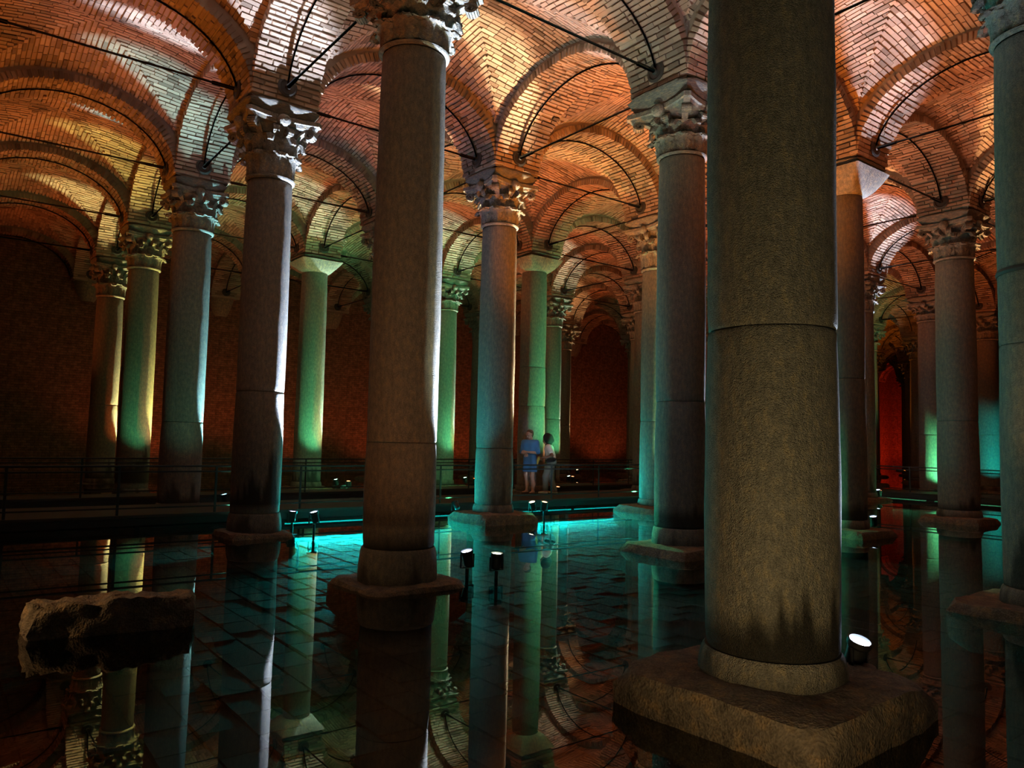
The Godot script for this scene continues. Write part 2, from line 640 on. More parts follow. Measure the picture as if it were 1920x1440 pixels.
func build_floor() -> void:
	var s := Acc.new()
	var c := plan(4.0, 1.5, FLOOR_Y - 0.28)
	s.box(Transform3D(Basis(), c), Vector3(S * 18, 0.5, S * 11), Color(1, 1, 1))
	var fl := inst("floor", s.mesh(), M.bed, self)
	structure(fl)
	fl.set_meta("label", "brick paving under the shallow water")
	rng.seed = 77
	var tiles := []
	var pu := 0.33
	var pv := 0.46
	var a := -30
	while a < 80:
		var b := -40
		while b < 60:
			var i := a * pu / S
			var j := (b + (0.5 if a % 2 else 0.0)) * pv / S
			var at := plan(i, j, FLOOR_Y - 0.035 + rng.randf_range(-0.007, 0.007))
			var px := pixel(at)
			var bas := Basis(Vector3.UP, rng.randf_range(-0.012, 0.012)) * Basis(Vector3.RIGHT, rng.randf_range(-0.012, 0.012)) * Basis(Vector3.BACK, rng.randf_range(-0.016, 0.016))
			var size := Vector3(pu - rng.randf_range(0.014, 0.03), 0.07, pv - rng.randf_range(0.014, 0.03))
			var tone := rng.randf_range(0.62, 1.1)
			if px.z > 0 and px.x > -250 and px.x < 2150 and px.y < 1600 and px.z < 26:
				var shown := px.x > 480 and px.x < 1325 and px.y > 960 and px.y < 1260 and not (px.x > 675 and px.x < 830)
				tiles.append([px.z if shown else 1000.0 + px.z, at, bas, size, tone])
			b += 1
		a += 1
	tiles.sort_custom(func(x, y): return x[0] < y[0])
	var units := []
	for k in 5:
		var u := Acc.new()
		u.box(Transform3D(), Vector3(pu - 0.02, 0.07, pv - 0.02), Color(1, 0.97, 0.9) * (0.66 + 0.1 * k), 0.012)
		units.append(u.mesh())
	var rest := Acc.new()
	for k in tiles.size():
		var t: Array = tiles[k]
		if k < 300:
			inst("brick", units[clampi(int((t[4] - 0.62) * 10.4), 0, 4)], M.tile, fl, Transform3D(t[2], t[1]))
		else:
			rest.box(Transform3D(t[2], t[1]), t[3], Color(1, 0.97, 0.9) * t[4], 0.0)
	stuff(inst("paving", rest.mesh(), M.tile, fl))
	# the water over it
	var w := PlaneMesh.new()
	w.size = Vector2(S * 16.6 - 0.62, S * 9.2 - 0.62)
	var o := inst("water", w, M.water, self, Transform3D(Basis(), plan(4.3, 1.43, 0.0)))
	tag(o, "still dark shallow water that covers the floor and mirrors the columns", "water", "", "stuff")


# ------------------------------------------------------------------ columns
func wear(p: Vector3, amp: float, f: float) -> float:
	return noise.get_noise_3d(p.x * f, p.y * f, p.z * f) * amp


# a drum of the shaft from y0 to y1, radius r0 to r1; stain: dark ring heights
func drum(y0: float, y1: float, r0: float, r1: float, seg: int, seed_: float, stains: Array, lean := 0.0) -> ArrayMesh:
	var ys := [y0, y0 + 0.012, y0 + 0.03]
	var y := y0 + 0.1
	while y < y1 - 0.06:
		ys.append(y)
		y += 0.06 if y < 1.0 else 0.14
	ys.append_array([y1 - 0.03, y1 - 0.012, y1])
	var pts := PackedVector3Array()
	var cols := PackedColorArray()
	var uvs := PackedVector2Array()
	var n := ys.size()
	for k in n:
		var h: float = ys[k]
		var f := (h - y0) / (y1 - y0)
		var r := lerpf(r0, r1, f) + 0.012 * sin(f * PI)
		if k == 0 or k == n - 1:
			r -= 0.011
		elif k == 1 or k == n - 2:
			r -= 0.003
		for q0 in seg + 1:
			var q := q0 % seg
			var a := TAU * q / seg
			var d := Vector3(cos(a), 0, sin(a))
			var p := d * r + Vector3(0, h, 0)
			uvs.append(Vector2(float(q0) / seg * 3.0 + seed_, -h * 1.1))
			var o := wear(p + Vector3(seed_, 0, 0), 0.005, 110.0) + wear(p + Vector3(0, seed_, 0), 0.006, 22.0)
			if k < 3 or k > n - 4:
				o -= maxf(0.0, wear(p * 1.0 + Vector3(9, seed_, 4), 0.05, 130.0) - 0.012)
			pts.append(p + d * o)
			var g := 0.92 + wear(Vector3(d.x * 0.4, seed_ + h * 0.05, d.z * 0.4), 0.22, 160.0)
			var c := Color(g, g, g)
			for st in stains:
				var lo: float = st[0]
				var hi: float = st[1]
				var top: float = hi + maxf(0.0, wear(Vector3(d.x, seed_, d.z), 0.9, 140.0)) * (st[3] if st.size() > 3 else 0.9)
				var m := smoothstep(lo - 0.05, lo + 0.02, h) * (1.0 - smoothstep(top - 0.09, top + 0.15, h)) * float(st[2])
				c = c.lerp(Color(0.05, 0.042, 0.035), m)
			cols.append(c)
	var s := Acc.new()
	s.grid(pts, cols, seg + 1, n, false, false, uvs)
	# caps
	for e in 2:
		var row := 0 if e == 0 else (n - 1) * (seg + 1)
		var ctr := Vector3(0, y0 if e == 0 else y1, 0)
		for q in seg:
			s.tr3(ctr, pts[row + q], pts[row + q + 1], Vector3(0, -1 if e == 0 else 1, 0), Color(0.3, 0.28, 0.26))
	return s.mesh()


func block(size: Vector3, amp: float, seed_: float, nx := 14, ny := 5, tint := Color(1, 1, 1), taper := 1.0) -> ArrayMesh:
	# a rough-hewn block with worn edges, standing on y = 0
	var s := Acc.new()
	var h := size * 0.5
	var put := func(p: Vector3) -> Vector3:
		var q := p / h
		var m := Vector3(absf(q.x), absf(q.y), absf(q.z))
		var corner := maxf(0.0, m.x + m.y - 1.72) + maxf(0.0, m.y + m.z - 1.72) + maxf(0.0, m.x + m.z - 1.72)
		var w := p * (1.0 - 0.16 * corner * Vector3(0.5, 0.8, 0.5).length())
		var sd := Vector3(seed_, seed_ * 0.37, 0)
		w += Vector3(wear(p + sd, amp, 60.0), wear(p + sd * 2.0, amp, 60.0) + wear(p + sd * 2.3, amp * 0.7, 200.0), wear(p + sd * 3.0, amp, 60.0))
		w += p.normalized() * (wear(p + sd * 1.7, amp * 0.8, 420.0) + wear(p + sd * 0.7, amp * 0.4, 1100.0))
		var tp := lerpf(taper, 1.0, q.y * 0.5 + 0.5)
		return Vector3(w.x * tp, w.y + h.y, w.z * tp)
	for face in 6:
		var ax := face / 2
		var sg := -1.0 if face % 2 else 1.0
		var nu := nx
		var nv := ny if ax != 1 else nx
		var pts := PackedVector3Array()
		var cols := PackedColorArray()
		for b in nv + 1:
			for a in nu + 1:
				var u := -1.0 + 2.0 * a / nu
				var v := -1.0 + 2.0 * b / nv
				var q: Vector3
				if ax == 0:
					q = Vector3(sg, v, -u * sg)
				elif ax == 1:
					q = Vector3(u, sg, -v * sg)
				else:
					q = Vector3(u * sg, v, sg)
				var p: Vector3 = put.call(q * h)
				pts.append(p)
				var g := 1.0 + wear(p + Vector3(seed_, 3, 1), 0.35, 70.0)
				cols.append(tint * g)
		s.grid(pts, cols, nu + 1, nv + 1, false, true)
	return s.mesh()


# one acanthus leaf: rises along the bell from the origin, leans out over +z and curls over at the tip
func leaf(h: float, w: float, out: float, lobes: float) -> ArrayMesh:
	var s := Acc.new()
	var ns := 16
	var nt := 8
	var pts := PackedVector3Array()
	var back := PackedVector3Array()
	var cols := PackedColorArray()
	for k in ns + 1:
		var f := float(k) / ns
		var y := h * sin(minf(f * 1.22, 1.0) * PI * 0.5) if f < 0.82 else h * (1.0 - pow((f - 0.82) / 0.18, 2.0) * 0.2)
		var z := 0.02 + out * pow(f, 2.6)
		if f > 0.9:
			z -= out * (f - 0.9) * 1.2
		var wide := w * (0.72 + 0.42 * sin(f * PI * 0.8)) * (1.0 if f < 0.7 else sqrt(maxf(0.04, 1.0 - pow((f - 0.7) / 0.32, 2.0))))
		var lobe := 1.0 - 0.42 * pow(absf(sin(f * PI * lobes)), 3.0)
		for q in nt + 1:
			var t := -1.0 + 2.0 * q / nt
			var x := t * wide * (lerpf(1.0, lobe, absf(t)))
			var rib := 0.022 * (1.0 - absf(t)) + 0.014 * cos(t * PI * 3.0)
			var p := Vector3(x, y, z + rib - 0.35 * x * x / maxf(w, 0.01) * (1.0 - f * 0.5))
			pts.append(p)
			back.append(p - Vector3(0, 0.012 * f, 0.035))
			cols.append(Color(1, 1, 1) * (0.98 - 0.25 * absf(cos(t * PI * 3.0)) * 0.3))
	s.grid(pts, cols, nt + 1, ns + 1, false, true)
	s.grid(back, cols, nt + 1, ns + 1, false)
	for k in ns:
		for e in [0, nt]:
			var i0: int = k * (nt + 1) + e
			var i1: int = i0 + nt + 1
			s.qd(pts[i0], pts[i1], back[i1], back[i0], Vector3(-1 if e == 0 else 1, 0, 0), Color(0.8, 0.8, 0.8))
	for q in nt:
		var i0 := ns * (nt + 1) + q
		s.qd(pts[i0], pts[i0 + 1], back[i0 + 1], back[i0], Vector3(0, 1, 0), Color(0.8, 0.8, 0.8))
	return s.mesh()


func volute(reach: float, h: float) -> ArrayMesh:     # a corner scroll under the abacus, along +z
	var s := Acc.new()
	var pts := []
	for k in 12:
		var f := k / 11.0
		pts.append(Vector2(lerpf(0.0, reach, pow(f, 1.5)), h * sin(f * PI * 0.5)))
	var c := Vector2(reach - 0.01, h - 0.085)
	for k in range(1, 22):
		var a := PI * 0.5 - k * 0.42
		var r := 0.085 * (1.0 - k / 26.0)
		pts.append(c + Vector2(cos(a), sin(a)) * r)
	var n := pts.size()
	for k in n - 1:
		var a: Vector2 = pts[k]
		var b: Vector2 = pts[k + 1]
		var w0 := 0.075 if k > 8 else 0.05
		var d := (b - a).normalized()
		var nn := Vector2(-d.y, d.x) * 0.02
		for e in [-1.0, 1.0]:
			var o: Vector2 = nn * e
			s.qd(Vector3(-w0, a.y + o.y, a.x + o.x), Vector3(w0, a.y + o.y, a.x + o.x), Vector3(w0, b.y + o.y, b.x + o.x), Vector3(-w0, b.y + o.y, b.x + o.x), Vector3(0, o.y, o.x), Color(1, 1, 1))
			s.qd(Vector3(e * w0, a.y + nn.y, a.x + nn.x), Vector3(e * w0, a.y - nn.y, a.x - nn.x), Vector3(e * w0, b.y - nn.y, b.x - nn.x), Vector3(e * w0, b.y + nn.y, b.x + nn.x), Vector3(e, 0, 0), Color(0.9, 0.9, 0.9))
	return s.mesh()


func abacus_mesh(half: float, thick: float, hollow: float) -> ArrayMesh:    # a slab with hollowed sides and cut corners
	var out := PackedVector2Array()
	for side in 4:
		for k in 13:
			var t := -0.88 + 1.76 * k / 12.0
			var d := half * (1.0 - hollow * (1.0 - t * t / 0.78))
			var p := Vector2(t * half, -d)
			out.append(p.rotated(side * PI * 0.5))
	var s := Acc.new()
	var n := out.size()
	var prof := [[0.90, 0.0], [0.94, thick * 0.35], [1.0, thick * 0.45], [1.0, thick]]
	for k in prof.size() - 1:
		for q in n:
			var a := out[q]
			var b := out[(q + 1) % n]
			var f0: float = prof[k][0]
			var f1: float = prof[k + 1][0]
			s.qd(Vector3(a.x * f0, prof[k][1], a.y * f0), Vector3(b.x * f0, prof[k][1], b.y * f0), Vector3(b.x * f1, prof[k + 1][1], b.y * f1), Vector3(a.x * f1, prof[k + 1][1], a.y * f1), Vector3(a.x + b.x, 0, a.y + b.y), Color(1, 1, 1))
	for q in n:
		var a := out[q]
		var b := out[(q + 1) % n]
		s.tr3(Vector3.ZERO, Vector3(a.x, 0, a.y) * 0.9, Vector3(b.x, 0, b.y) * 0.9, Vector3.DOWN, Color(0.7, 0.7, 0.7))
		s.tr3(Vector3(0, thick, 0), Vector3(a.x, thick, a.y), Vector3(b.x, thick, b.y), Vector3.UP, Color(1, 1, 1))
	return s.mesh()


func plain_bell(r: float, half: float, h: float) -> ArrayMesh:    # a plain block that widens from the round shaft to the square impost
	var s := Acc.new()
	var nu := 64
	var nv := 14
	var pts := PackedVector3Array()
	var cols := PackedColorArray()
	for k in nv + 1:
		var f := float(k) / nv
		var g := pow(f, 0.62)
		for q in nu:
			var a := TAU * q / nu
			var round_ := Vector2(cos(a), sin(a)) * r
			var m := maxf(absf(cos(a)), absf(sin(a)))
			var sq := Vector2(cos(a), sin(a)) / m * half
			var p := round_.lerp(sq, g)
			pts.append(Vector3(p.x, h * f, p.y))
			cols.append(Color(1, 1, 1))
	s.grid(pts, cols, nu, nv + 1, true)
	for q in nu:
		s.tr3(Vector3(0, h, 0), pts[nv * nu + q], pts[nv * nu + (q + 1) % nu], Vector3.UP, Color(1, 1, 1))
	return s.mesh()


var kit := {}


func make_kit() -> void:
	kit.low = leaf(0.36, 0.155, 0.17, 4.0)
	kit.high = leaf(0.62, 0.15, 0.21, 5.0)
	kit.scroll = volute(0.30, 0.34)
	kit.scroll_small = volute(0.10, 0.24)
	kit.abacus = abacus_mesh(0.60, 0.13, 0.16)
	var s := Acc.new()
	s.lathe(Transform3D(), [Vector2(0.40, 0), Vector2(0.44, 0.02), Vector2(0.45, 0.045), Vector2(0.42, 0.07), Vector2(0.385, 0.075), Vector2(0.385, 0.55), Vector2(0.42, 0.72), Vector2(0.52, 0.86), Vector2(0.53, 0.9), Vector2(0, 0.9)], 48, Color(0.9, 0.9, 0.9))
	kit.bell = s.mesh()
	s = Acc.new()
	s.lathe(Transform3D(Basis(Vector3.RIGHT, PI * 0.5), Vector3.ZERO), [Vector2(0, -0.05), Vector2(0.09, -0.05), Vector2(0.105, 0.0), Vector2(0.08, 0.05), Vector2(0.04, 0.075), Vector2(0, 0.08)], 14, Color(1, 1, 1))
	kit.boss = s.mesh()
	kit.impost = []
	for k in 3:
		kit.impost.append(block(Vector3(1.0, 1.0, 1.0), 0.02, 3.0 + k * 5.0, 12, 5, Color(1.1, 1.1, 1.1), 0.80))


# a column. o: dia, neck, joints (heights), seg, plain, plinth_top, half (of the impost), stains, drum_base
func column(i: int, j: int, label: String, group := "", o := {}) -> Node3D:
	var c := thing("column", label, "column", plan(i, j), 0.0, group)
	var seed_ := i * 3.7 + j * 11.3 + 50.0
	var r0: float = o.get("dia", 0.8) * 0.5
	var neck: float = o.get("neck", 6.05)
	var seg: int = o.get("seg", 40)
	var half: float = o.get("half", 0.6)
	var pt: float = o.get("plinth", 0.10)
	var base_h: float = o.get("base", 0.16)
	var rt := r0 * 0.93
	var stains: Array = o.get("stains", [[0.12, 0.3, 0.85]])
	# plinth on the floor
	var pw: float = o.get("plinth_w", 1.35)
	inst("plinth", block(Vector3(pw, pt - FLOOR_Y, pw), 0.03, seed_, 16, 5), M.plinth, c, Transform3D(Basis(Vector3.UP, o.get("plinth_turn", 0.0)), Vector3(0, FLOOR_Y, 0)))
	# base ring, then the drums
	inst("base", drum(pt - 0.03, pt + base_h, r0 * 1.10, r0 * 1.03, seg, seed_ + 31.0, [[pt - 0.1, pt + 0.01, 0.8, 0.5]]), M.shaft, c)
	var cuts := [pt + base_h]
	cuts.append_array(o.get("joints", []))
	cuts.append(neck)
	for k in cuts.size() - 1:
		var f0: float = (cuts[k] - pt) / (neck - pt)
		var f1: float = (cuts[k + 1] - pt) / (neck - pt)
		inst("shaft", drum(cuts[k] + 0.003, cuts[k + 1] - 0.003, lerpf(r0, rt, f0), lerpf(r0, rt, f1), seg, seed_ + k, stains), M.shaft, c)
	if o.has("band"):
		var by: float = o.band
		var br := lerpf(r0, rt, (by - pt) / (neck - pt)) + 0.018
		var bd := Acc.new()
		bd.lathe(Transform3D(Basis(Vector3.FORWARD, 0.03), Vector3(0, by, 0)), [Vector2(br - 0.03, -0.035), Vector2(br, -0.03), Vector2(br + 0.006, 0.0), Vector2(br, 0.03), Vector2(br - 0.03, 0.035)], seg, Color(1, 1, 1))
		inst("iron_band", bd.mesh(), M.dark_iron, c)
	# capital
	var top := SPRING
	if o.get("plain", false):
		var ih := 0.12
		var bell := inst("capital", plain_bell(rt * 1.04, half * 0.98, top - ih - neck), M.capital, c, Transform3D(Basis(), Vector3(0, neck, 0)))
		var ring := Acc.new()
		ring.lathe(Transform3D(), [Vector2(rt, -0.01), Vector2(rt * 1.06, 0.0), Vector2(rt * 1.08, 0.03), Vector2(rt * 1.05, 0.06), Vector2(rt, 0.07)], seg, Color(1, 1, 1))
		inst("collar", ring.mesh(), M.capital, bell)
		inst("impost", kit.impost[(i + j) % 3 if (i + j) > 0 else 0], M.capital, c, Transform3D(Basis().scaled(Vector3(half * 2, ih, half * 2)), Vector3(0, top - ih, 0)))
	else:
		var ih: float = o.get("impost", 0.2)
		var ah := 0.13
		var ch := top - ih - ah - neck
		var k := ch / 0.9
		var w := half / 0.6
		var rs := rt / 0.385
		var sc := Vector3(rs * 0.96, k, rs * 0.96)
		var cap := inst("capital", kit.bell, M.capital, c, Transform3D(Basis().scaled(sc), Vector3(0, neck, 0)))
		var un := Vector3(1.0 / sc.x, 1.0 / sc.y, 1.0 / sc.z)
		var add := func(called: String, m: Mesh, ang: float, rad: float, y: float, size: Vector3) -> void:
			var t := Transform3D(Basis(Vector3.UP, ang).scaled_local(size), Vector3(sin(ang) * rad, y, cos(ang) * rad))
			inst(called, m, M.capital, cap, Transform3D(Basis().scaled(un), Vector3.ZERO) * t)
		for q in 8:
			add.call("leaf", kit.low, q * TAU / 8, rt - 0.01, 0.07 * k, Vector3(rs, k, 1.0))
			add.call("leaf", kit.high, (q + 0.5) * TAU / 8, rt - 0.025, 0.1 * k, Vector3(rs, k, 1.0))
		for q in 4:
			var ang := (q + 0.5) * PI * 0.5
			add.call("volute", kit.scroll, ang, rt, 0.56 * k, Vector3(1.0, k, w))
			add.call("volute", kit.scroll_small, ang + PI * 0.25 + 0.22, rt + 0.02, 0.62 * k, Vector3(0.7, k, w))
			add.call("volute", kit.scroll_small, ang + PI * 0.25 - 0.22, rt + 0.02, 0.62 * k, Vector3(0.7, k, w))
		var ab := inst("abacus", kit.abacus, M.capital, c, Transform3D(Basis().scaled(Vector3(w, 1, w)), Vector3(0, neck + ch, 0)))
		for q in 4:
			inst("boss", kit.boss, M.capital, ab, Transform3D(Basis(Vector3.UP, q * PI * 0.5), Basis(Vector3.UP, q * PI * 0.5) * Vector3(0, 0.05, 0.525)))
		inst("impost", kit.impost[absi(i + j) % 3], M.capital, c, Transform3D(Basis().scaled(Vector3(half * 2.02, ih, half * 2.02)), Vector3(0, top - ih, 0)))
	return c


func build_columns() -> void:
	make_kit()
	var far := "columns deep in the cistern"
	column(0, 0, "thick grey weathered column closest to the camera on a big stone plinth", "", {"dia": 0.83, "neck": 6.1, "seg": 96, "joints": [2.42], "plinth": 0.24, "plinth_w": 1.5, "plinth_turn": 0.05, "base": 0.16, "stains": [[0.38, 0.56, 0.98, 0.8]]})
	column(0, 1, "brownish column with a lacy carved capital and a bright white lit edge", "", {"dia": 0.82, "neck": 6.23, "seg": 80, "joints": [1.62], "plinth": 0.05, "plinth_w": 1.24, "base": 0.38, "half": 0.62, "stains": [[0.42, 0.5, 0.95, 0.2], [0.72, 0.78, 0.6, 0.3]]})
	column(0, 2, "dark column whose far edge glows white under a broken leafy capital", "", {"dia": 0.79, "neck": 5.96, "seg": 64, "joints": [2.38], "plinth": 0.08, "plinth_w": 1.1, "base": 0.3, "half": 0.65, "stains": [[0.50, 0.62, 0.97, 1.5]]})
	column(0, 3, "grey green column with a blue lit scalloped capital behind the dark one", "", {"dia": 0.86, "neck": 6.08, "seg": 48, "joints": [1.9], "plinth": 0.0, "half": 0.6, "stains": [[0.1, 0.25, 0.9]]})
	column(0, 4, "column with an olive lit leafy capital before the dark back wall", "", {"dia": 0.82, "neck": 6.06, "seg": 40, "plinth": 0.0, "stains": [[0.3, 0.7, 0.95, 1.2]]})
	column(0, 5, "dim column next to the back wall with one thin pale lit edge", "", {"dia": 0.82, "neck": 5.96, "joints": [2.5], "plinth": 0.0})
	column(1, 0, "rough olive column cut by the picture edge with a dark iron band", "", {"dia": 0.84, "neck": 6.1, "seg": 80, "plinth": 0.12, "plinth_w": 1.5, "joints": [2.8], "band": 3.57})
	column(1, 1, "reddish brown column with a pale slab on its capital beside the thick grey one", "", {"dia": 0.77, "neck": 6.17, "seg": 64, "joints": [2.32], "plinth": 0.14, "base": 0.26, "half": 0.66, "impost": 0.26, "stains": [[0.40, 0.62, 0.97, 0.4]]})
	column(1, 2, "blue grey column with cream lit leaves on its capital, centre of the hall", "", {"dia": 0.77, "neck": 6.09, "seg": 56, "joints": [1.5], "plinth": 0.2, "plinth_w": 1.4, "half": 0.6, "stains": [[0.26, 0.36, 0.6]]})
	column(1, 3, "column almost hidden behind the brownish one with the lacy capital", "", {"dia": 0.80, "neck": 6.0, "plinth": 0.1})
	column(1, 4, "green lit column with a plain pale block capital and a round foot", "", {"dia": 0.84, "neck": 6.73, "plain": true, "joints": [3.84, 1.9], "plinth": 0.1, "half": 0.66})
	column(2, 1, "smooth brown column with a plain bell shaped capital beyond the thick grey one", "", {"dia": 0.70, "neck": 6.61, "seg": 56, "plain": true, "joints": [3.0], "plinth": 0.14, "half": 0.62, "stains": [[0.3, 0.5, 0.97, 0.3]]})
	column(2, 2, "pale yellow green column partly covered by the reddish brown one", "", {"dia": 0.79, "neck": 5.91, "seg": 48, "plinth": 0.16, "plinth_w": 1.5, "joints": [2.2], "half": 0.62, "stains": [[0.2, 0.3, 0.5]]})
	column(2, 3, "green lit column with a plain block capital right behind the two people", "", {"dia": 0.80, "neck": 6.70, "plain": true, "joints": [2.68, 3.83], "plinth": 0.2, "half": 0.62, "stains": []})
	column(2, 4, "green lit column with a curly leaf capital far behind the brownish one", "", {"dia": 0.78, "neck": 6.11, "plinth": 0.1, "stains": []})
	column(3, 1, "stout brown column with a pale carved capital and a cracked waist", "", {"dia": 0.86, "neck": 6.12, "seg": 56, "joints": [2.34], "plinth": 0.14, "half": 0.63, "stains": [[0.26, 0.36, 0.95, 0.5]]})
	column(3, 4, "green column just past the woman with a whitish broken capital slab", "", {"dia": 0.74, "neck": 6.07, "joints": [2.5], "plinth": 0.1, "stains": []})
	column(4, 5, "slim dull brown column before the red back wall with a small leafy capital", "", {"dia": 0.70, "neck": 6.0, "joints": [2.4], "plinth": 0.1})
	column(5, 2, "dark capital column whose lower half glows green beside the stout brown one", "", {"dia": 0.84, "neck": 6.3, "joints": [2.2], "plinth": 0.1, "stains": []})
	column(6, 2, "column glowing turquoise at its foot between the stout brown one and the picture edge", "", {"dia": 0.88, "neck": 6.09, "joints": [2.3], "plinth": 0.1, "stains": []})
	column(4, 2, "thin sliver of pale column showing past the smooth brown one", "", {"dia": 0.80, "neck": 6.05, "plinth": 0.1})
	column(3, 3, "dim column showing just left of the pale yellow green one", "", {"dia": 0.80, "neck": 6.05, "joints": [2.9], "plinth": 0.1})
	column(3, 5, "dark far column with a knobbly capital close behind the blue grey one", "", {"dia": 0.78, "neck": 6.05, "plinth": 0.1})
	for p in FAR:
		var k: Vector2i = p
		column(k.x, k.y, FAR[p][1], far, {"dia": 0.8, "neck": 6.05, "seg": 28, "plinth": 0.1})


# ------------------------------------------------------------------ iron tie rods
func build_rods(list: Array) -> void:
	var s := Acc.new()
	var L := S - 2.0 * HALF + 0.06
	s.tube(PackedVector3Array([Vector3(0, 0, -L * 0.5), Vector3(0, 0, L * 0.5)]), 0.019, 8, Color(1, 1, 1))
	var bar := s.mesh()
	s = Acc.new()
	s.tube(PackedVector3Array([Vector3(0, 0, 0.0), Vector3(0, 0, 0.42)]), 0.034, 8, Color(1, 1, 1))
	var sleeve := s.mesh()
	s = Acc.new()
	s.lathe(Transform3D(Basis(Vector3.RIGHT, PI * 0.5), Vector3.ZERO), [Vector2(0.0, -0.01), Vector2(0.16, -0.01), Vector2(0.17, 0.015), Vector2(0.13, 0.03), Vector2(0.11, 0.016), Vector2(0.05, 0.02), Vector2(0.045, 0.06), Vector2(0, 0.06)], 18, Color(1, 1, 1))
	var plate := s.mesh()
	for e in list:
		var a: Vector3i = e[0]
		var lab: String = e[1]
		var t := arch_place(a)
		var o := thing("tie_rod", lab, "tie rod", t.origin + Vector3(0, 0.26, 0), (PI * 0.5 if a.z == 0 else 0.0), "iron tie rods between the capitals")
		inst("bar", bar, M.iron, o)
		inst("sleeve", sleeve, M.iron, o, Transform3D(Basis(), Vector3(0, 0, -1.83)))
		inst("sleeve", sleeve, M.iron, o, Transform3D(Basis(Vector3.UP, PI), Vector3(0, 0, 1.83)))
		inst("anchor_plate", plate, M.dark_iron, o, Transform3D(Basis(), Vector3(0, 0, -1.825)))
		inst("anchor_plate", plate, M.dark_iron, o, Transform3D(Basis(Vector3.UP, PI), Vector3(0, 0, 1.825)))


# ------------------------------------------------------------------ lamps
var lamp_kit := {}


func make_lamp_kit() -> void:
	var s := Acc.new()
	s.lathe(Transform3D(), [Vector2(0, -0.14), Vector2(0.05, -0.14), Vector2(0.062, -0.12), Vector2(0.066, 0.0), Vector2(0.08, 0.02), Vector2(0.08, 0.055), Vector2(0.07, 0.055), Vector2(0.068, 0.03), Vector2(0, 0.03)], 20, Color(1, 1, 1))
	lamp_kit.housing = s.mesh()
	s = Acc.new()
	s.lathe(Transform3D(), [Vector2(0.0, 0.034), Vector2(0.066, 0.034), Vector2(0.05, 0.046), Vector2(0.0, 0.05)], 20, Color(1, 1, 1))
	lamp_kit.lens = s.mesh()
	s = Acc.new()
	for e in [-0.09, 0.09]:
		s.box(Transform3D(Basis(), Vector3(e, -0.07, 0)), Vector3(0.012, 0.16, 0.03), Color(1, 1, 1))
	s.box(Transform3D(Basis(), Vector3(0, -0.15, 0)), Vector3(0.19, 0.012, 0.03), Color(1, 1, 1))
	lamp_kit.bracket = s.mesh()
	s = Acc.new()
	s.lathe(Transform3D(), [Vector2(0, 0), Vector2(0.11, 0), Vector2(0.11, 0.02), Vector2(0.03, 0.035), Vector2(0, 0.035)], 16, Color(1, 1, 1))
	lamp_kit.foot = s.mesh()
	s = Acc.new()
	s.lathe(Transform3D(), [Vector2(0, 0), Vector2(0.022, 0), Vector2(0.022, 1), Vector2(0, 1)], 12, Color(1, 1, 1))
	lamp_kit.post = s.mesh()


# a spotlight on a post that stands on the floor; its lens at the given point looks towards aim
func lamp(at: Vector3, aim: Vector3, col: Color, energy: float, angle: float, label: String, group := "", shine := 14.0, ground := FLOOR_Y, soft := 0.6) -> Node3D:
	var o := thing("spotlight", label, "spotlight", Vector3(at.x, ground, at.z), 0.0, group)
	var h := at.y - 0.16 - ground
	inst("foot", lamp_kit.foot, M.black, o)
	if h > 0.02:
		inst("post", lamp_kit.post, M.black, o, Transform3D(Basis().scaled(Vector3(1, h, 1)), Vector3.ZERO))
	inst("bracket", lamp_kit.bracket, M.black, o, Transform3D(Basis(), Vector3(0, h + 0.16, 0)))
	var head := Vector3(0, h + 0.16, 0)
	var d := (o.transform.affine_inverse() * aim - head).normalized()
	var side := d.cross(Vector3(0.31, 0.2, 0.93)).normalized()
	var b := Basis(side, d, side.cross(d))
	inst("housing", lamp_kit.housing, M.black, o, Transform3D(b, head))
	inst("lens", lamp_kit.lens, glow(col, shine), o, Transform3D(b, head))
	var l := SpotLight3D.new()
	l.name = "lamp_beam"
	l.light_color = col
	l.light_energy = energy
	l.spot_angle = angle
	l.spot_angle_attenuation = soft
	l.spot_range = 60.0
	l.spot_attenuation = 2.0
	l.light_size = 0.06
	l.shadow_enabled = true
	l.transform = Transform3D(Basis(side, side.cross(d), -d), head + d * 0.07)
	o.add_child(l, true)
	return o


# a light strip a..b (plan coordinates) at height y, shining along out (a direction) with the given colour
func strip(a: Vector3, b: Vector3, out: Vector3, col: Color, energy: float, shine: float, label: String, group := "") -> void:
	var d := (b - a)
	var len_ := d.length()
	var x := d.normalized()
	var z := -out.normalized()
	z = (z - x * z.dot(x)).normalized()
	var y := z.cross(x)
	var o := thing("led_strip", label, "light strip", (a + b) * 0.5, 0.0, group)
	o.basis = Basis(x, y, z)
	var s := Acc.new()
	s.box(Transform3D(Basis(), Vector3(0, 0, 0.014)), Vector3(len_, 0.045, 0.028), Color(1, 1, 1), 0.004)
	inst("channel", s.mesh(), M.steel, o)
	s = Acc.new()
	s.box(Transform3D(Basis(), Vector3(0, 0, -0.004)), Vector3(len_ - 0.02, 0.024, 0.008), Color(1, 1, 1))
	inst("diffuser", s.mesh(), glow(col, shine), o)
	var l := AreaLight3D.new()
	l.name = "strip_light"
	l.light_color = col
	l.light_energy = energy
	l.area_size = Vector2(len_ - 0.02, 0.03)
	l.area_normalize_energy = true
	l.area_range = 40.0
	l.area_attenuation = 2.0
	l.shadow_enabled = true
	l.position = Vector3(0, 0, -0.012)
	o.add_child(l, true)


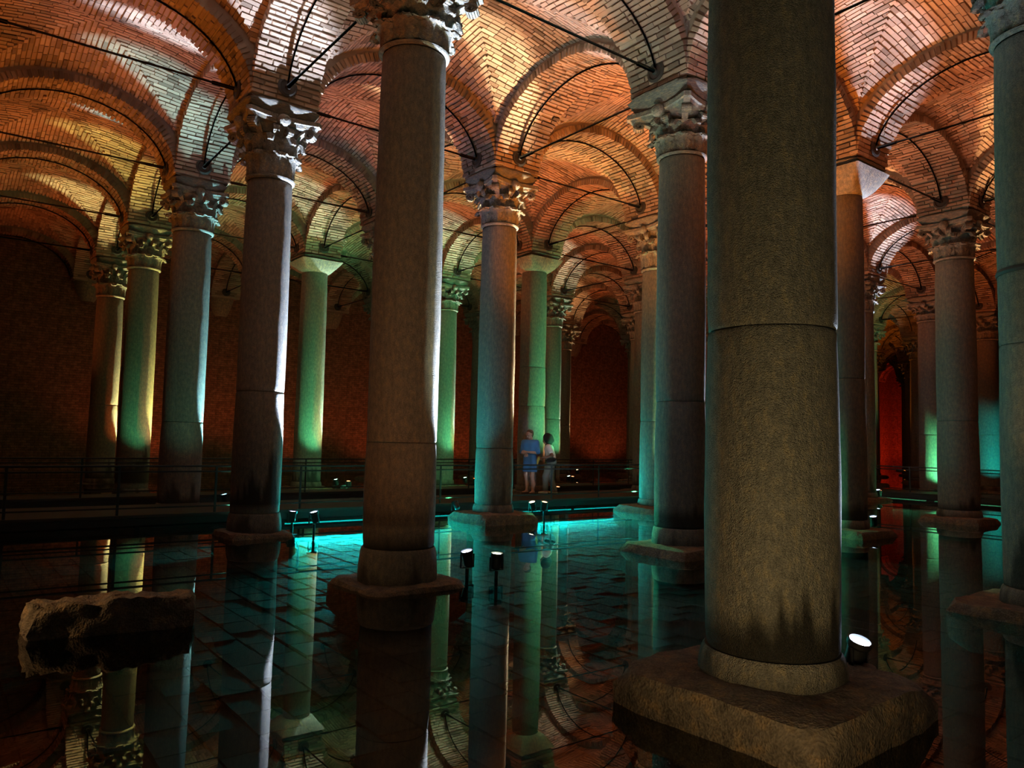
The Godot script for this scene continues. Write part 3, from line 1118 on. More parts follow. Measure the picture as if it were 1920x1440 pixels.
const WHITE := Color(0.80, 0.88, 1.0)
const WARM := Color(1.0, 0.80, 0.55)
const AMBER := Color(1.0, 0.55, 0.14)
const ORANGE := Color(1.0, 0.47, 0.20)
const SALMON := Color(1.0, 0.60, 0.40)
const TEAL := Color(0.34, 0.86, 0.58)
const CYAN := Color(0.03, 0.75, 0.72)


const NICK := {
	Vector2i(0, 0): "the thick grey column", Vector2i(0, 1): "the lacy brown column", Vector2i(0, 2): "the white edged column",
	Vector2i(0, 3): "the scalloped grey green column", Vector2i(0, 4): "the olive capital column", Vector2i(0, 5): "the dim wall column",
	Vector2i(1, 0): "the iron banded column", Vector2i(1, 1): "the reddish column", Vector2i(1, 2): "the blue grey column",
	Vector2i(1, 3): "the half hidden column", Vector2i(1, 4): "the round footed green column", Vector2i(2, 1): "the bell capital column",
	Vector2i(2, 2): "the yellow green column", Vector2i(2, 3): "the column behind the people", Vector2i(2, 4): "the curly green column",
	Vector2i(3, 1): "the stout brown column", Vector2i(3, 4): "the column past the woman", Vector2i(4, 5): "the slim wall column",
	Vector2i(5, 2): "the green footed column", Vector2i(6, 2): "the turquoise footed column", Vector2i(4, 2): "the pale sliver column",
	Vector2i(3, 3): "the dim middle column", Vector2i(3, 5): "the knobbly column",
}


const FAR := {       # short name, label
	Vector2i(2, 5): ["the back wall column", "column by the back wall whose capital just shows beside the lacy brown one"],
	Vector2i(4, 4): ["the thin shadowy column", "thin shadowy column beside the dim middle one"],
	Vector2i(5, 5): ["the thinnest shadowy column", "thinnest shadowy column at the edge of the red back wall"],
	Vector2i(5, 4): ["the slit column", "column seen only in the slit beside the thick grey one"],
	Vector2i(6, 3): ["the narrow pale column", "narrow column next to the pale sliver one, deep in the hall"],
	Vector2i(7, 3): ["the ochre column", "ochre lit column beside the green footed one, deep in the hall"],
	Vector2i(8, 4): ["the tiny pale column", "tiny pale column beyond the narrow one, deep in the hall"],
	Vector2i(9, 4): ["the distant ochre column", "distant ochre column beside the red glow"],
	Vector2i(9, 3): ["the distant edge column", "distant column between the turquoise footed one and the iron banded one"],
	Vector2i(11, 4): ["the tiny distant column", "tiny distant column touching the turquoise footed one"],
	Vector2i(11, 5): ["the farthest column", "farthest column of all at the red glow"],
	Vector2i(3, 2): ["the first concealed column", "column straight behind the thick grey one, first of three"],
	Vector2i(4, 3): ["the second concealed column", "column straight behind the thick grey one, second of three"],
	Vector2i(5, 3): ["the third concealed column", "column straight behind the thick grey one, third of three"],
	Vector2i(1, 5): ["the back row column", "back row column concealed by the white edged one"],
	Vector2i(4, 1): ["the edge concealed column", "column concealed by the iron banded one"],
}


func nick(i: int, j: int) -> String:
	var k := Vector2i(i, j)
	if j == 6:
		return "the back wall"
	if i == -1:
		return "the picture edge beside " + nick(0, j)
	if j == 0 and i > 1:
		return "the picture edge beside " + nick(i, 1)
	return NICK.get(k, FAR.get(k, [""])[0])


# the lamps that stand by column (i, j): a white one that grazes the shaft, a coloured one for the vaults, a green one in front; many are unseen
func graze(i: int, j: int, col: Color, e: float, off := 0.2) -> void:
	lamp(plan(i + off, j, 0.26), plan(i, j - 0.01, 4.3), col, e * 3.5, 14, "small pale spotlight grazing the shaft of " + nick(i, j), "small pale spotlights beside the columns", 10, FLOOR_Y, 0.35)


func uplight(i: float, j: float, col: Color, e: float, ci: int, cj: int, ti := -0.1, tj := -0.28, ang := 46.0) -> void:
	lamp(plan(i, j, 0.24), plan(i + ti, j + tj, 8.0), col, e * 0.28, ang, "orange uplight near " + nick(ci, cj), "orange uplights for the vaults", 5)


func green(i: int, j: int, col: Color, e: float, off := 0.42, y := 3.6, ang := 30.0) -> void:
	lamp(plan(i + 0.06, j - off, 0.2), plan(i, j, y), col, e, ang, "green spotlight turned to the front of " + nick(i, j), "green spotlights in front of the columns", 5)


func build_lamps() -> void:
	make_lamp_kit()
	# beside each column stand a lamp that leans to the shaft and grazes it, and one that leans the other way and lights the vaults
	var sharp := 0.35
	lamp(seen_from(2.37, 0.34, -5.23), seen_from(3.6, 8.3, -2.6), WHITE, 50, 34, "large bright white spotlight tilted up beside the thick grey column", "", 30, 0.2)
	lamp(seen_from(-0.50, 0.26, -9.45), seen_from(-1.30, 4.2, -8.75), WHITE, 330, 15, "white spotlight on a black post, the one closer to the lacy brown column", "", 20, FLOOR_Y, sharp)
	lamp(seen_from(-0.14, 0.25, -9.36), seen_from(0.35, 8.6, -8.9), Color(0.95, 1.0, 0.84), 27, 36, "white spotlight on a black post, the one farther from the lacy brown column", "", 20)
	lamp(seen_from(-3.39, 0.30, -13.37), seen_from(-4.22, 4.3, -12.7), WHITE, 420, 15, "white spotlight over the turquoise water next to the dark column", "", 20, FLOOR_Y, sharp)
	lamp(seen_from(0.50, 0.30, -16.61), seen_from(-0.33, 3.9, -15.7), Color(1.0, 0.93, 0.76), 330, 13, "white spotlight by the blue grey column, nearest of the pair to it", "", 20, FLOOR_Y, sharp)
	lamp(seen_from(0.76, 0.30, -16.67), seen_from(2.0, 8.3, -15.3), Color(1.0, 0.75, 0.5), 45, 40, "pale spotlight of the pair by the blue grey column, the outer one", "", 12)
	lamp(plan(0.3, 0.12, 0.3), plan(0.65, 0.45, 8.4), WHITE, 26, 26, "unseen white spotlight behind the thick grey column turned to the vault beyond", "", 10)  # unseen source, placed to whiten the masonry beyond
	lamp(plan(0.18, 2.12, 0.26), plan(0.3, 2.0, 8.4), Color(0.86, 0.80, 1.0), 15, 40, "unseen white spotlight behind the white edged column turned to the arches above", "", 10)  # unseen source for the pale light on the arches above
	graze(0, 3, Color(0.6, 0.9, 0.95), 60)
	graze(0, 4, Color(0.9, 0.9, 0.5), 40)
	graze(0, 5, Color(0.9, 0.9, 0.6), 50)
	graze(1, 1, WHITE, 30)
	graze(1, 4, Color(0.8, 1.0, 0.9), 40)
	graze(2, 1, WHITE, 60)
	graze(2, 4, Color(0.8, 1.0, 0.9), 40)
	graze(3, 1, WARM, 50)
	graze(3, 4, Color(0.9, 1.0, 0.9), 30)
	graze(4, 2, WHITE, 90)
	graze(4, 5, WARM, 25)
	# warm light on the vaults, from lamps mostly unseen and placed to colour them
	uplight(-0.9, 1.0, ORANGE, 80, -1, 1, 0.0, 0.0, 40.0)
	uplight(-0.8, 2.0, AMBER, 70, -1, 2, -0.1, 0.0, 38.0)
	uplight(-0.8, 3.0, AMBER, 80, -1, 3)
	uplight(-0.8, 4.0, AMBER, 70, -1, 4)
	uplight(-0.6, 5.0, ORANGE, 60, -1, 5)
	uplight(0.25, 3.9, SALMON, 60, 0, 4)
	uplight(0.25, 4.9, ORANGE, 40, 0, 5)
	uplight(1.22, 0.03, ORANGE, 75, 1, 0, 0.1, 0.2)
	uplight(1.24, 1.08, AMBER, 300, 1, 1, 0.12, 0.36, 40.0)
	uplight(2.2, 0.0, SALMON, 95, 2, 0)
	uplight(2.22, 1.13, SALMON, 85, 2, 1)
	uplight(2.24, 2.0, ORANGE, 110, 2, 2)
	uplight(1.22, 3.0, ORANGE, 110, 1, 3)
	uplight(1.23, 3.88, SALMON, 90, 1, 4)
	uplight(2.22, 3.0, SALMON, 110, 2, 3)
	uplight(2.25, 3.95, ORANGE, 80, 2, 4)
	uplight(3.2, 0.0, SALMON, 90, 3, 0)
	uplight(3.22, 1.05, ORANGE, 85, 3, 1)
	uplight(3.22, 2.0, SALMON, 100, 3, 2)
	uplight(3.22, 3.0, ORANGE, 90, 3, 3)
	uplight(3.24, 4.0, SALMON, 70, 3, 4)
	uplight(3.2, 5.0, ORANGE, 60, 3, 5)
	uplight(4.22, 1.0, ORANGE, 110, 4, 1)
	uplight(4.22, 2.0, SALMON, 90, 4, 2)
	uplight(4.24, 3.0, ORANGE, 80, 4, 3)
	uplight(4.24, 4.0, ORANGE, 70, 4, 4)
	uplight(5.22, 2.0, ORANGE, 70, 5, 2)
	uplight(5.24, 3.0, SALMON, 70, 5, 3)
	uplight(5.5, 5.0, ORANGE, 50, 5, 5)
	uplight(6.3, 2.6, AMBER, 60, 6, 2)
	uplight(7.3, 3.6, AMBER, 90, 7, 3)
	uplight(9.2, 4.2, AMBER, 90, 9, 4)
	lamp(plan(11.7, 5.2, 0.24), plan(12.0, 6.0, 4.5), Color(1.0, 0.26, 0.12), 22, 62, "unseen red floodlight turned to the back wall at the far end", "", 5)  # unseen source for the red glow on the distant wall
	# green light on the fronts of the columns along the walkways, mostly from unseen lamps
	lamp(plan(2.32, 2.38, 0.2), plan(2.0, 3.0, 3.6), TEAL, 70, 26, "unseen green spotlight turned to the column behind the people", "", 5)  # unseen lamp, placed to green this shaft from the front
	green(1, 4, TEAL, 36)
	green(2, 4, TEAL, 34)
	green(3, 4, TEAL, 26)
	lamp(plan(2.1, 1.66, 0.2), plan(2.0, 2.0, 3.0), Color(0.62, 0.95, 0.62), 45, 28, "unseen green spotlight turned to the yellow green column", "", 5)  # unseen, lights the lower shaft pale green
	green(0, 3, Color(0.4, 0.8, 0.65), 4, 0.62)
	green(0, 4, TEAL, 9)
	green(1, 3, TEAL, 10, 0.62)
	lamp(plan(4.86, 1.66, 0.2), plan(5.0, 2.0, 1.5), TEAL, 44, 28, "unseen green spotlight turned to the green footed column", "", 5)  # unseen lamp, set where it greens the lower half
	lamp(plan(5.55, 1.62, 0.2), plan(6.0, 2.0, 2.0), CYAN, 26, 24, "unseen turquoise spotlight turned to the turquoise footed column", "", 5)  # unseen lamp that turns the foot of this column turquoise
	lamp(plan(1.25, 1.3, 0.24), plan(1.87, 2.79, 1.3), WHITE, 16, 7, "unseen white spotlight behind the reddish column turned to the two people", "", 5)  # unseen source, placed to brighten the people on the walkway
	# washes on the back wall, from unseen lamps placed to redden it
	for k in 6:
		lamp(plan(k + 0.5, 5.45, 0.24), plan(k + 0.5, 6.0, 4.5), Color(1.0, 0.48, 0.27), 3.4, 58, "unseen dim red floodlight washing the back wall near " + nick(k, 5), "unseen red floodlights before the back wall", 3)
	lamp(plan(0.6, 1.85, 0.2), plan(1.0, 2.0, 3.6), Color(0.16, 0.62, 0.70), 8, 22, "unseen blue green spotlight turned to the side of the blue grey column", "", 5)  # out of view, placed to tint one side of the shaft
	lamp(plan(1.15, 2.22, 2.3), plan(1.45, 1.2, -0.4), Color(0.20, 0.85, 0.60), 85, 34, "unseen green floodlight behind the blue grey column turned to the sunken paving", "", 5)  # unseen source, placed to spread green over the sunken paving
	lamp(plan(-1.0, 0.9, 1.0), plan(-0.62, 0.9, 0.2), WARM, 2.2, 24, "dim warm lamp out of view turned to the broken stone beam", "", 4)  # out of view, warms the top of the beam
	# lamps out of view round the camera, placed to light the nearest columns
	lamp(plan(-0.75, -0.75, 0.24), plan(0, 0, 5.5), Color(1.0, 0.95, 0.70), 2.2, 50, "unseen dim greenish lamp behind the camera turned to the thick grey column", "", 3)
	lamp(plan(-0.8, 0.0, 0.24), plan(-0.05, 1.0, 4.2), Color(1.0, 0.66, 0.42), 9.0, 33, "unseen dim warm lamp below the camera turned to the lacy brown column", "", 3)
	lamp(plan(-0.5, -0.36, 0.24), plan(0.0, 0.0, 2.2), Color(1.0, 0.86, 0.60), 2.6, 50, "unseen dim yellowish lamp below the camera turned to the thick grey column", "", 3)
	lamp(plan(0.6, -0.3, 0.24), plan(1.0, 0.0, 4.4), Color(1.0, 0.84, 0.5), 3.0, 34, "dim yellowish lamp outside the picture turned to the iron banded column", "", 3)
	# light strips under the edges of the walkways
	var u := plan(1, 0) - plan(0, 0)
	var w := plan(0, 1) - plan(0, 0)
	for k in 4:
		var i0: float = [0.26, 0.78, 1.3, 1.82][k]
		strip(plan(i0, 2.405, -0.07), plan(i0 + 0.5, 2.405, -0.07), -w + Vector3(0, -1.3, 0), CYAN, [190.0, 30.0, 140.0, 75.0][k], 5.0, "cyan light strip under the walkway edge, piece nearest " + ["the white edged column", "the half hidden column", "the blue grey column", "the yellow green column"][k], "cyan strips under the walkway")
	for k in 2:
		strip(plan(4.45, 1.25 + k * 0.55, -0.02), plan(4.45, 1.75 + k * 0.55, -0.02), -u + Vector3(0, -0.8, 0), TEAL, 6.0, 3.0, "green light strip at the far cross walkway, piece nearest " + ["the stout brown column", "the green footed column"][k], "green strips at the far cross walkway")
	strip(plan(0.9, 3.487, 0.075), plan(2.4, 3.487, 0.075), w + Vector3(0, 2.0, 0), TEAL, 8.0, 2.0, "green light strip along the walkway before the curly green column")


# ------------------------------------------------------------------ walkways
func walkway(a: Vector3, b: Vector3, wide: float, label: String, rail_label: String) -> void:
	var d := b - a
	var len_ := d.length()
	var turn := -atan2(d.z, d.x)
	var o := thing("walkway", label, "walkway", Vector3((a.x + b.x) * 0.5, 0, (a.z + b.z) * 0.5), turn)
	var s := Acc.new()
	s.box(Transform3D(Basis(), Vector3(0, 0.17, -wide * 0.5)), Vector3(len_, 0.06, wide), Color(1, 1, 1), 0.006)
	inst("deck", s.mesh(), M.deck, o)
	s = Acc.new()
	s.box(Transform3D(), Vector3(len_, 0.13, 0.05), Color(1, 1, 1), 0.005)
	inst("beam", s.mesh(), M.black, o, Transform3D(Basis(), Vector3(0, 0.075, -0.03)))
	inst("beam", s.mesh(), M.black, o, Transform3D(Basis(), Vector3(0, 0.075, -wide + 0.03)))
	s = Acc.new()
	s.box(Transform3D(), Vector3(0.08, 0.14 - FLOOR_Y, 0.08), Color(1, 1, 1), 0.005)
	var leg := s.mesh()
	var n := int(len_ / 2.4)
	for k in n + 1:
		for e in [-0.1, -wide + 0.1]:
			inst("support", leg, M.black, o, Transform3D(Basis(), Vector3(lerpf(-len_ * 0.5 + 0.1, len_ * 0.5 - 0.1, float(k) / n), (0.14 + FLOOR_Y) * 0.5, e)))
	# the railing along the near edge
	var r := thing("railing", rail_label, "railing", Vector3((a.x + b.x) * 0.5, 0.2, (a.z + b.z) * 0.5), turn)
	s = Acc.new()
	s.box(Transform3D(), Vector3(len_, 0.035, 0.06), Color(1, 1, 1), 0.008)
	inst("handrail", s.mesh(), M.black, r, Transform3D(Basis(), Vector3(0, 0.86, -0.05)))
	s = Acc.new()
	s.box(Transform3D(), Vector3(len_, 0.03, 0.02), Color(1, 1, 1), 0.005)
	for y in [0.76, 0.12]:
		inst("rail", s.mesh(), M.black, r, Transform3D(Basis(), Vector3(0, y, -0.05)))
	s = Acc.new()
	s.box(Transform3D(), Vector3(0.045, 0.86, 0.018), Color(1, 1, 1), 0.004)
	var post := s.mesh()
	n = int(len_ / 1.63)
	for k in n + 1:
		inst("post", post, M.black, r, Transform3D(Basis(), Vector3(lerpf(-len_ * 0.5 + 0.05, len_ * 0.5 - 0.05, float(k) / n), 0.43, -0.05)))


func build_walkways() -> void:
	walkway(plan(-3.4, 2.42), plan(4.4, 2.42), 0.43 * S, "dark low walkway across the hall that the two people stand on", "thin black railing along the walkway of the two people")
	walkway(plan(4.49, 3.3), plan(4.49, -2.5), 0.32 * S, "dark cross walkway far beyond the stout brown column", "black railing of the far cross walkway")
	walkway(plan(-1.4, 3.28), plan(4.2, 3.28), 0.2 * S, "narrow dark walkway before the curly green column and the back wall", "black railing of the narrow walkway at the back")


func build_block() -> void:
	var o := inst("stone_beam", block(Vector3(1.28, 0.62, 0.42), 0.07, 91.0, 26, 10, Color(1.25, 1.2, 1.05)), M.plinth, self, Transform3D(Basis(Vector3.UP, -0.10), seen_from(-3.36, FLOOR_Y, -6.62)))
	tag(o, "broken stone beam lying half sunk in the dark water", "stone beam")


# ------------------------------------------------------------------ people
# bones [from, to, radius, radius] melt into one skin; clips keep what lies between two heights
func skin(acc: Acc, bones: Array, cell: float, k: float, col: Color, lo := -9.0, hi := 9.0) -> void:
	var a := Vector3(99, 99, 99)
	var b := -a
	for n in bones:
		var r := maxf(n[2], n[3]) + 3.0 * cell
		for e in 2:
			var p: Vector3 = n[e]
			a = Vector3(minf(a.x, p.x - r), minf(a.y, p.y - r), minf(a.z, p.z - r))
			b = Vector3(maxf(b.x, p.x + r), maxf(b.y, p.y + r), maxf(b.z, p.z + r))
	var nx := int((b.x - a.x) / cell) + 2
	var ny := int((b.y - a.y) / cell) + 2
	var nz := int((b.z - a.z) / cell) + 2
	var sum := PackedFloat32Array()
	sum.resize(nx * ny * nz)
	for n in bones:
		var p: Vector3 = n[0]
		var q: Vector3 = n[1]
		var r0: float = n[2]
		var r1: float = n[3]
		var m := maxf(r0, r1) + 3.0 * cell + 2.0 * k
		var d := q - p
		var dd := maxf(d.length_squared(), 1e-9)
		var i0 := maxi(0, int((minf(p.x, q.x) - m - a.x) / cell))
		var i1 := mini(nx - 1, int((maxf(p.x, q.x) + m - a.x) / cell) + 1)
		var j0 := maxi(0, int((minf(p.y, q.y) - m - a.y) / cell))
		var j1 := mini(ny - 1, int((maxf(p.y, q.y) + m - a.y) / cell) + 1)
		var k0 := maxi(0, int((minf(p.z, q.z) - m - a.z) / cell))
		var k1 := mini(nz - 1, int((maxf(p.z, q.z) + m - a.z) / cell) + 1)
		for z in range(k0, k1 + 1):
			for y in range(j0, j1 + 1):
				var at := (z * ny + y) * nx
				for x in range(i0, i1 + 1):
					var v := a + Vector3(x, y, z) * cell - p
					var t := clampf(v.dot(d) / dd, 0.0, 1.0)
					var dist := (v - d * t).length() - lerpf(r0, r1, t)
					if dist < 6.0 * k:
						sum[at + x] += exp(-dist / k)
	var f := PackedFloat32Array()
	f.resize(sum.size())
	for z in nz:
		for y in ny:
			var h := a.y + y * cell
			var cut := maxf(lo - h, h - hi)
			for x in nx:
				var at := (z * ny + y) * nx + x
				f[at] = maxf(-k * log(sum[at]) if sum[at] > 1e-30 else 1.0, cut)
	var id := PackedInt32Array()
	id.resize(f.size())
	id.fill(-1)
	var off := [0, 1, nx, nx + 1, nx * ny, nx * ny + 1, nx * ny + nx, nx * ny + nx + 1]
	var edges := [[0, 1], [2, 3], [4, 5], [6, 7], [0, 2], [1, 3], [4, 6], [5, 7], [0, 4], [1, 5], [2, 6], [3, 7]]
	var first := acc.v.size()
	for z in nz - 1:
		for y in ny - 1:
			for x in nx - 1:
				var at := (z * ny + y) * nx + x
				var mask := 0
				for c in 8:
					if f[at + off[c]] < 0.0:
						mask |= 1 << c
				if mask == 0 or mask == 255:
					continue
				var p := Vector3.ZERO
				var cnt := 0
				for e in edges:
					var c0: int = e[0]
					var c1: int = e[1]
					if (mask >> c0 & 1) != (mask >> c1 & 1):
						var f0 := f[at + off[c0]]
						var f1 := f[at + off[c1]]
						var t := f0 / (f0 - f1)
						var u := Vector3(c0 & 1, c0 >> 1 & 1, c0 >> 2)
						var w := Vector3(c1 & 1, c1 >> 1 & 1, c1 >> 2)
						p += u.lerp(w, t)
						cnt += 1
				id[at] = acc.add(a + (Vector3(x, y, z) + p / cnt) * cell, Vector3.ZERO, col)
	var step := [1, nx, nx * ny]
	for z in range(1, nz - 1):
		for y in range(1, ny - 1):
			for x in range(1, nx - 1):
				var at := (z * ny + y) * nx + x
				for ax in 3:
					var s0 := f[at] < 0.0
					if s0 == (f[at + step[ax]] < 0.0):
						continue
					var u: int = step[(ax + 1) % 3]
					var w: int = step[(ax + 2) % 3]
					var q := [id[at], id[at - u], id[at - u - w], id[at - w]]
					if q.min() < 0:
						continue
					var n := (acc.v[q[2]] - acc.v[q[0]]).cross(acc.v[q[1]] - acc.v[q[3]])
					var dir := Vector3(1 if ax == 0 else 0, 1 if ax == 1 else 0, 1 if ax == 2 else 0) * (1.0 if s0 else -1.0)
					if n.dot(dir) < 0:
						q.reverse()
						n = -n
					for c in q:
						acc.n[c] += n
					# clockwise from outside
					if (acc.v[q[2]] - acc.v[q[0]]).cross(acc.v[q[1]] - acc.v[q[0]]).dot(dir) > 0:
						acc.ix.append_array(PackedInt32Array([q[0], q[1], q[2], q[0], q[2], q[3]]))
					else:
						acc.ix.append_array(PackedInt32Array([q[0], q[2], q[1], q[0], q[3], q[2]]))
	for c in range(first, acc.v.size()):
		acc.n[c] = acc.n[c].normalized()


func mirror(v: Vector3) -> Vector3:
	return Vector3(-v.x, v.y, v.z)


# a hand: palm and five fingers from the wrist along dir, curled towards curl
func hand(acc: Acc, wrist: Vector3, dir: Vector3, palm_out: Vector3, thumb_side: float, bend: float, col: Color) -> void:
	var d := dir.normalized()
	var up := (palm_out - d * palm_out.dot(d)).normalized()
	var side := d.cross(up) * thumb_side
	var bones := [[wrist, wrist + d * 0.03, 0.024, 0.024]]
	for k in 4:
		var s := side * (0.03 - 0.02 * k)
		bones.append([wrist + d * 0.025 + s * 0.6, wrist + d * 0.085 + s, 0.014, 0.012])
		var l: float = [0.072, 0.08, 0.075, 0.058][k]
		var p := wrist + d * 0.09 + s * 1.1
		var q := p + (d * cos(bend) + up * sin(bend)) * l * 0.5
		bones.append([p, q, 0.0092, 0.0085])
		bones.append([q, q + (d * cos(bend * 2.0) + up * sin(bend * 2.0)) * l * 0.5, 0.0085, 0.0072])
	var t := wrist + d * 0.03 + side * 0.03
	var m := t + (d * 0.6 + side * 0.65 + up * 0.25).normalized() * 0.04
	bones.append([t, m, 0.0125, 0.0105])
	bones.append([m, m + (d * 0.85 + side * 0.15 + up * 0.4).normalized() * 0.035, 0.0105, 0.0085])
	skin(acc, bones, 0.005, 0.003, col)


func head(acc: Acc, c: Vector3, fwd: Vector3, up: Vector3, col: Color) -> void:
	var f := fwd.normalized()
	var s := up.cross(f).normalized()
	var u := f.cross(s)
	var bones := [
		[c + u * 0.03 - f * 0.015, c + u * 0.035 + f * 0.01, 0.086, 0.084], [c - u * 0.035 + f * 0.03, c - u * 0.05 + f * 0.045, 0.062, 0.05],
		[c - u * 0.085 + f * 0.062, c - u * 0.082 + f * 0.066, 0.03, 0.026],
		[c + u * 0.012 + f * 0.092, c - u * 0.03 + f * 0.115, 0.009, 0.015],
		[c - u * 0.062 + f * 0.084 - s * 0.02, c - u * 0.062 + f * 0.084 + s * 0.02, 0.010, 0.010],
		[c + u * 0.022 + f * 0.084 - s * 0.045, c + u * 0.026 + f * 0.09 + s * 0.045, 0.012, 0.012],
		[c - u * 0.11 - f * 0.02, c - u * 0.06 - f * 0.005, 0.055, 0.058]]
	for e in [-1.0, 1.0]:
		bones.append([c + s * 0.088 * e + u * 0.015 - f * 0.005, c + s * 0.086 * e - u * 0.025, 0.016, 0.011])
	skin(acc, bones, 0.007, 0.010, col)


func eyes(parent: Node, c: Vector3, fwd: Vector3, up: Vector3) -> void:
	var f := fwd.normalized()
	var s := up.cross(f).normalized()
	var u := f.cross(s)
	for e in [-1.0, 1.0]:
		var ball := SphereMesh.new()
		ball.radius = 0.011
		ball.height = 0.022
		ball.radial_segments = 12
		ball.rings = 8
		inst("eye", ball, M.black, parent, Transform3D(Basis(), c + f * 0.082 + u * 0.004 + s * 0.034 * e))


func cloth(col: Color, rough := 0.9) -> StandardMaterial3D:
	return mat(col, rough)


func build_people() -> void:
	var skin_a := mat(lin(0.46, 0.27, 0.19), 0.6)
	skin_a.vertex_color_use_as_albedo = true
	var skin_b := mat(lin(0.27, 0.14, 0.09), 0.6)
	skin_b.vertex_color_use_as_albedo = true
	var one := Color(1, 1, 1)
	# ---- person in the blue tunic: stands turned half to the camera, forearms crossed before the belly, head bowed
	var p := thing("person", "person in a blue knee length tunic standing with forearms held at the waist", "person", plan(1.83, 2.795, 0.2), LOOK - 0.55, "")
	var s := Acc.new()
	var hc := Vector3(0.0, 1.625, 0.045)
	var hf := Vector3(-0.25, -0.32, 1.0)
	var body := [[Vector3(0, 0.95, 0), Vector3(0, 1.15, 0.0), 0.15, 0.13], [Vector3(-0.07, 1.15, 0), Vector3(-0.09, 1.36, 0), 0.11, 0.12], [Vector3(0.07, 1.15, 0), Vector3(0.09, 1.36, 0), 0.11, 0.12],
		[Vector3(-0.16, 1.42, 0), Vector3(0.16, 1.42, 0), 0.06, 0.06], [Vector3(0, 1.42, -0.01), Vector3(0, 1.56, 0.02), 0.06, 0.052]]
	var arms := []
	for e in [-1.0, 1.0]:
		var sh := Vector3(0.20 * e, 1.41, 0)
		var el := Vector3(0.255 * e, 1.13, 0.02)
		var wr := Vector3(0.03 * e, 1.12 + 0.03 * e, 0.23)
		body.append([sh, el, 0.052, 0.042])
		body.append([el, wr, 0.042, 0.027])
		arms.append([wr, (wr - el).normalized(), e])
		var hip := Vector3(0.09 * e, 0.92, 0)
		var kn := Vector3(0.10 * e, 0.50, 0.03)
		var an := Vector3(0.10 * e, 0.09, -0.02)
		body.append([hip, kn, 0.088, 0.058])
		body.append([kn, an + Vector3(0, 0.16, -0.015), 0.052, 0.054])
		body.append([an + Vector3(0, 0.18, -0.015), an, 0.052, 0.036])
		body.append([an + Vector3(0, -0.04, -0.02), an + Vector3(0.02 * e, -0.06, 0.17), 0.042, 0.028])
	skin(s, body, 0.014, 0.014, one)
	for h in arms:
		hand(s, h[0], h[1], Vector3(0, -0.3, -1), h[2], 0.5, one)
	head(s, hc, hf, Vector3.UP, one)
	var bm := inst("body", s.mesh(), skin_a, p)
	s = Acc.new()
	var tunic := [[Vector3(0, 0.98, 0), Vector3(0, 1.15, 0), 0.16, 0.145], [Vector3(-0.07, 1.15, 0), Vector3(-0.09, 1.36, 0), 0.132, 0.14], [Vector3(0.07, 1.15, 0), Vector3(0.09, 1.36, 0), 0.132, 0.14],
		[Vector3(-0.17, 1.415, 0), Vector3(0.17, 1.415, 0), 0.078, 0.078], [Vector3(-0.05, 0.98, 0), Vector3(-0.07, 0.5, 0.0), 0.14, 0.15], [Vector3(0.05, 0.98, 0), Vector3(0.07, 0.5, 0.0), 0.14, 0.15],
		[Vector3(0.20, 1.41, 0), Vector3(0.255, 1.15, 0.02), 0.075, 0.07], [Vector3(-0.20, 1.41, 0), Vector3(-0.255, 1.15, 0.02), 0.075, 0.07]]
	skin(s, tunic, 0.014, 0.02, one, 0.60, 1.49)
	inst("tunic", s.mesh(), cloth(lin(0.05, 0.17, 0.36)), p)
	s = Acc.new()
	skin(s, [[hc + Vector3(0.005, 0.055, -0.03), hc + Vector3(0, 0.06, 0.0), 0.092, 0.088], [hc + Vector3(0.01, 0.0, -0.055), hc + Vector3(0.01, -0.03, -0.05), 0.072, 0.06]], 0.009, 0.012, one)
	inst("hair", s.mesh(), cloth(lin(0.10, 0.055, 0.03)), p)
	eyes(p, hc, hf, Vector3.UP)
	s = Acc.new()
	for e in [-1.0, 1.0]:
		var an := Vector3(0.10 * e, 0.016, -0.02)
		skin(s, [[an + Vector3(0, 0, -0.03), an + Vector3(0.02 * e, 0, 0.17), 0.046, 0.042]], 0.009, 0.01, one, 0.0, 0.035)
	inst("sandals", s.mesh(), cloth(lin(0.08, 0.05, 0.03)), p)

	# ---- person in the white shirt: bushy dark hair, side on, stepping with the near elbow drawn back
	p = thing("person", "person with bushy dark hair in a white t-shirt and grey trousers, side on", "person", plan(1.957, 2.77, 0.2), LOOK - 1.75, "")
	s = Acc.new()
	hc = Vector3(0.0, 1.50, 0.10)
	hf = Vector3(-0.1, -0.12, 1.0)
	body = [[Vector3(0, 0.88, -0.04), Vector3(0, 1.05, -0.02), 0.145, 0.12], [Vector3(-0.06, 1.05, -0.02), Vector3(-0.08, 1.24, 0.03), 0.10, 0.108], [Vector3(0.06, 1.05, -0.02), Vector3(0.08, 1.24, 0.03), 0.10, 0.108],
		[Vector3(-0.14, 1.30, 0.03), Vector3(0.14, 1.30, 0.03), 0.055, 0.055], [Vector3(0, 1.30, 0.03), Vector3(0, 1.43, 0.08), 0.05, 0.046]]
	arms = []
	for e in [-1.0, 1.0]:
		var sh := Vector3(0.175 * e, 1.29, 0.03)
		var el := Vector3(0.25 * e, 1.06, -0.10) if e > 0 else Vector3(0.22 * e, 1.05, 0.06)
		var wr := Vector3(0.20 * e, 0.99, 0.15) if e > 0 else Vector3(0.10 * e, 0.97, 0.27)
		body.append([sh, el, 0.046, 0.038])
		body.append([el, wr, 0.038, 0.025])
		arms.append([wr, (wr - el).normalized(), e])
		var hip := Vector3(0.085 * e, 0.86, -0.04)
		var kn := Vector3(0.09 * e, 0.48, 0.10 if e > 0 else 0.0)
		var an := Vector3(0.09 * e, 0.085, 0.10 if e > 0 else -0.16)
		body.append([hip, kn, 0.082, 0.055])
		body.append([kn, an, 0.053, 0.035])
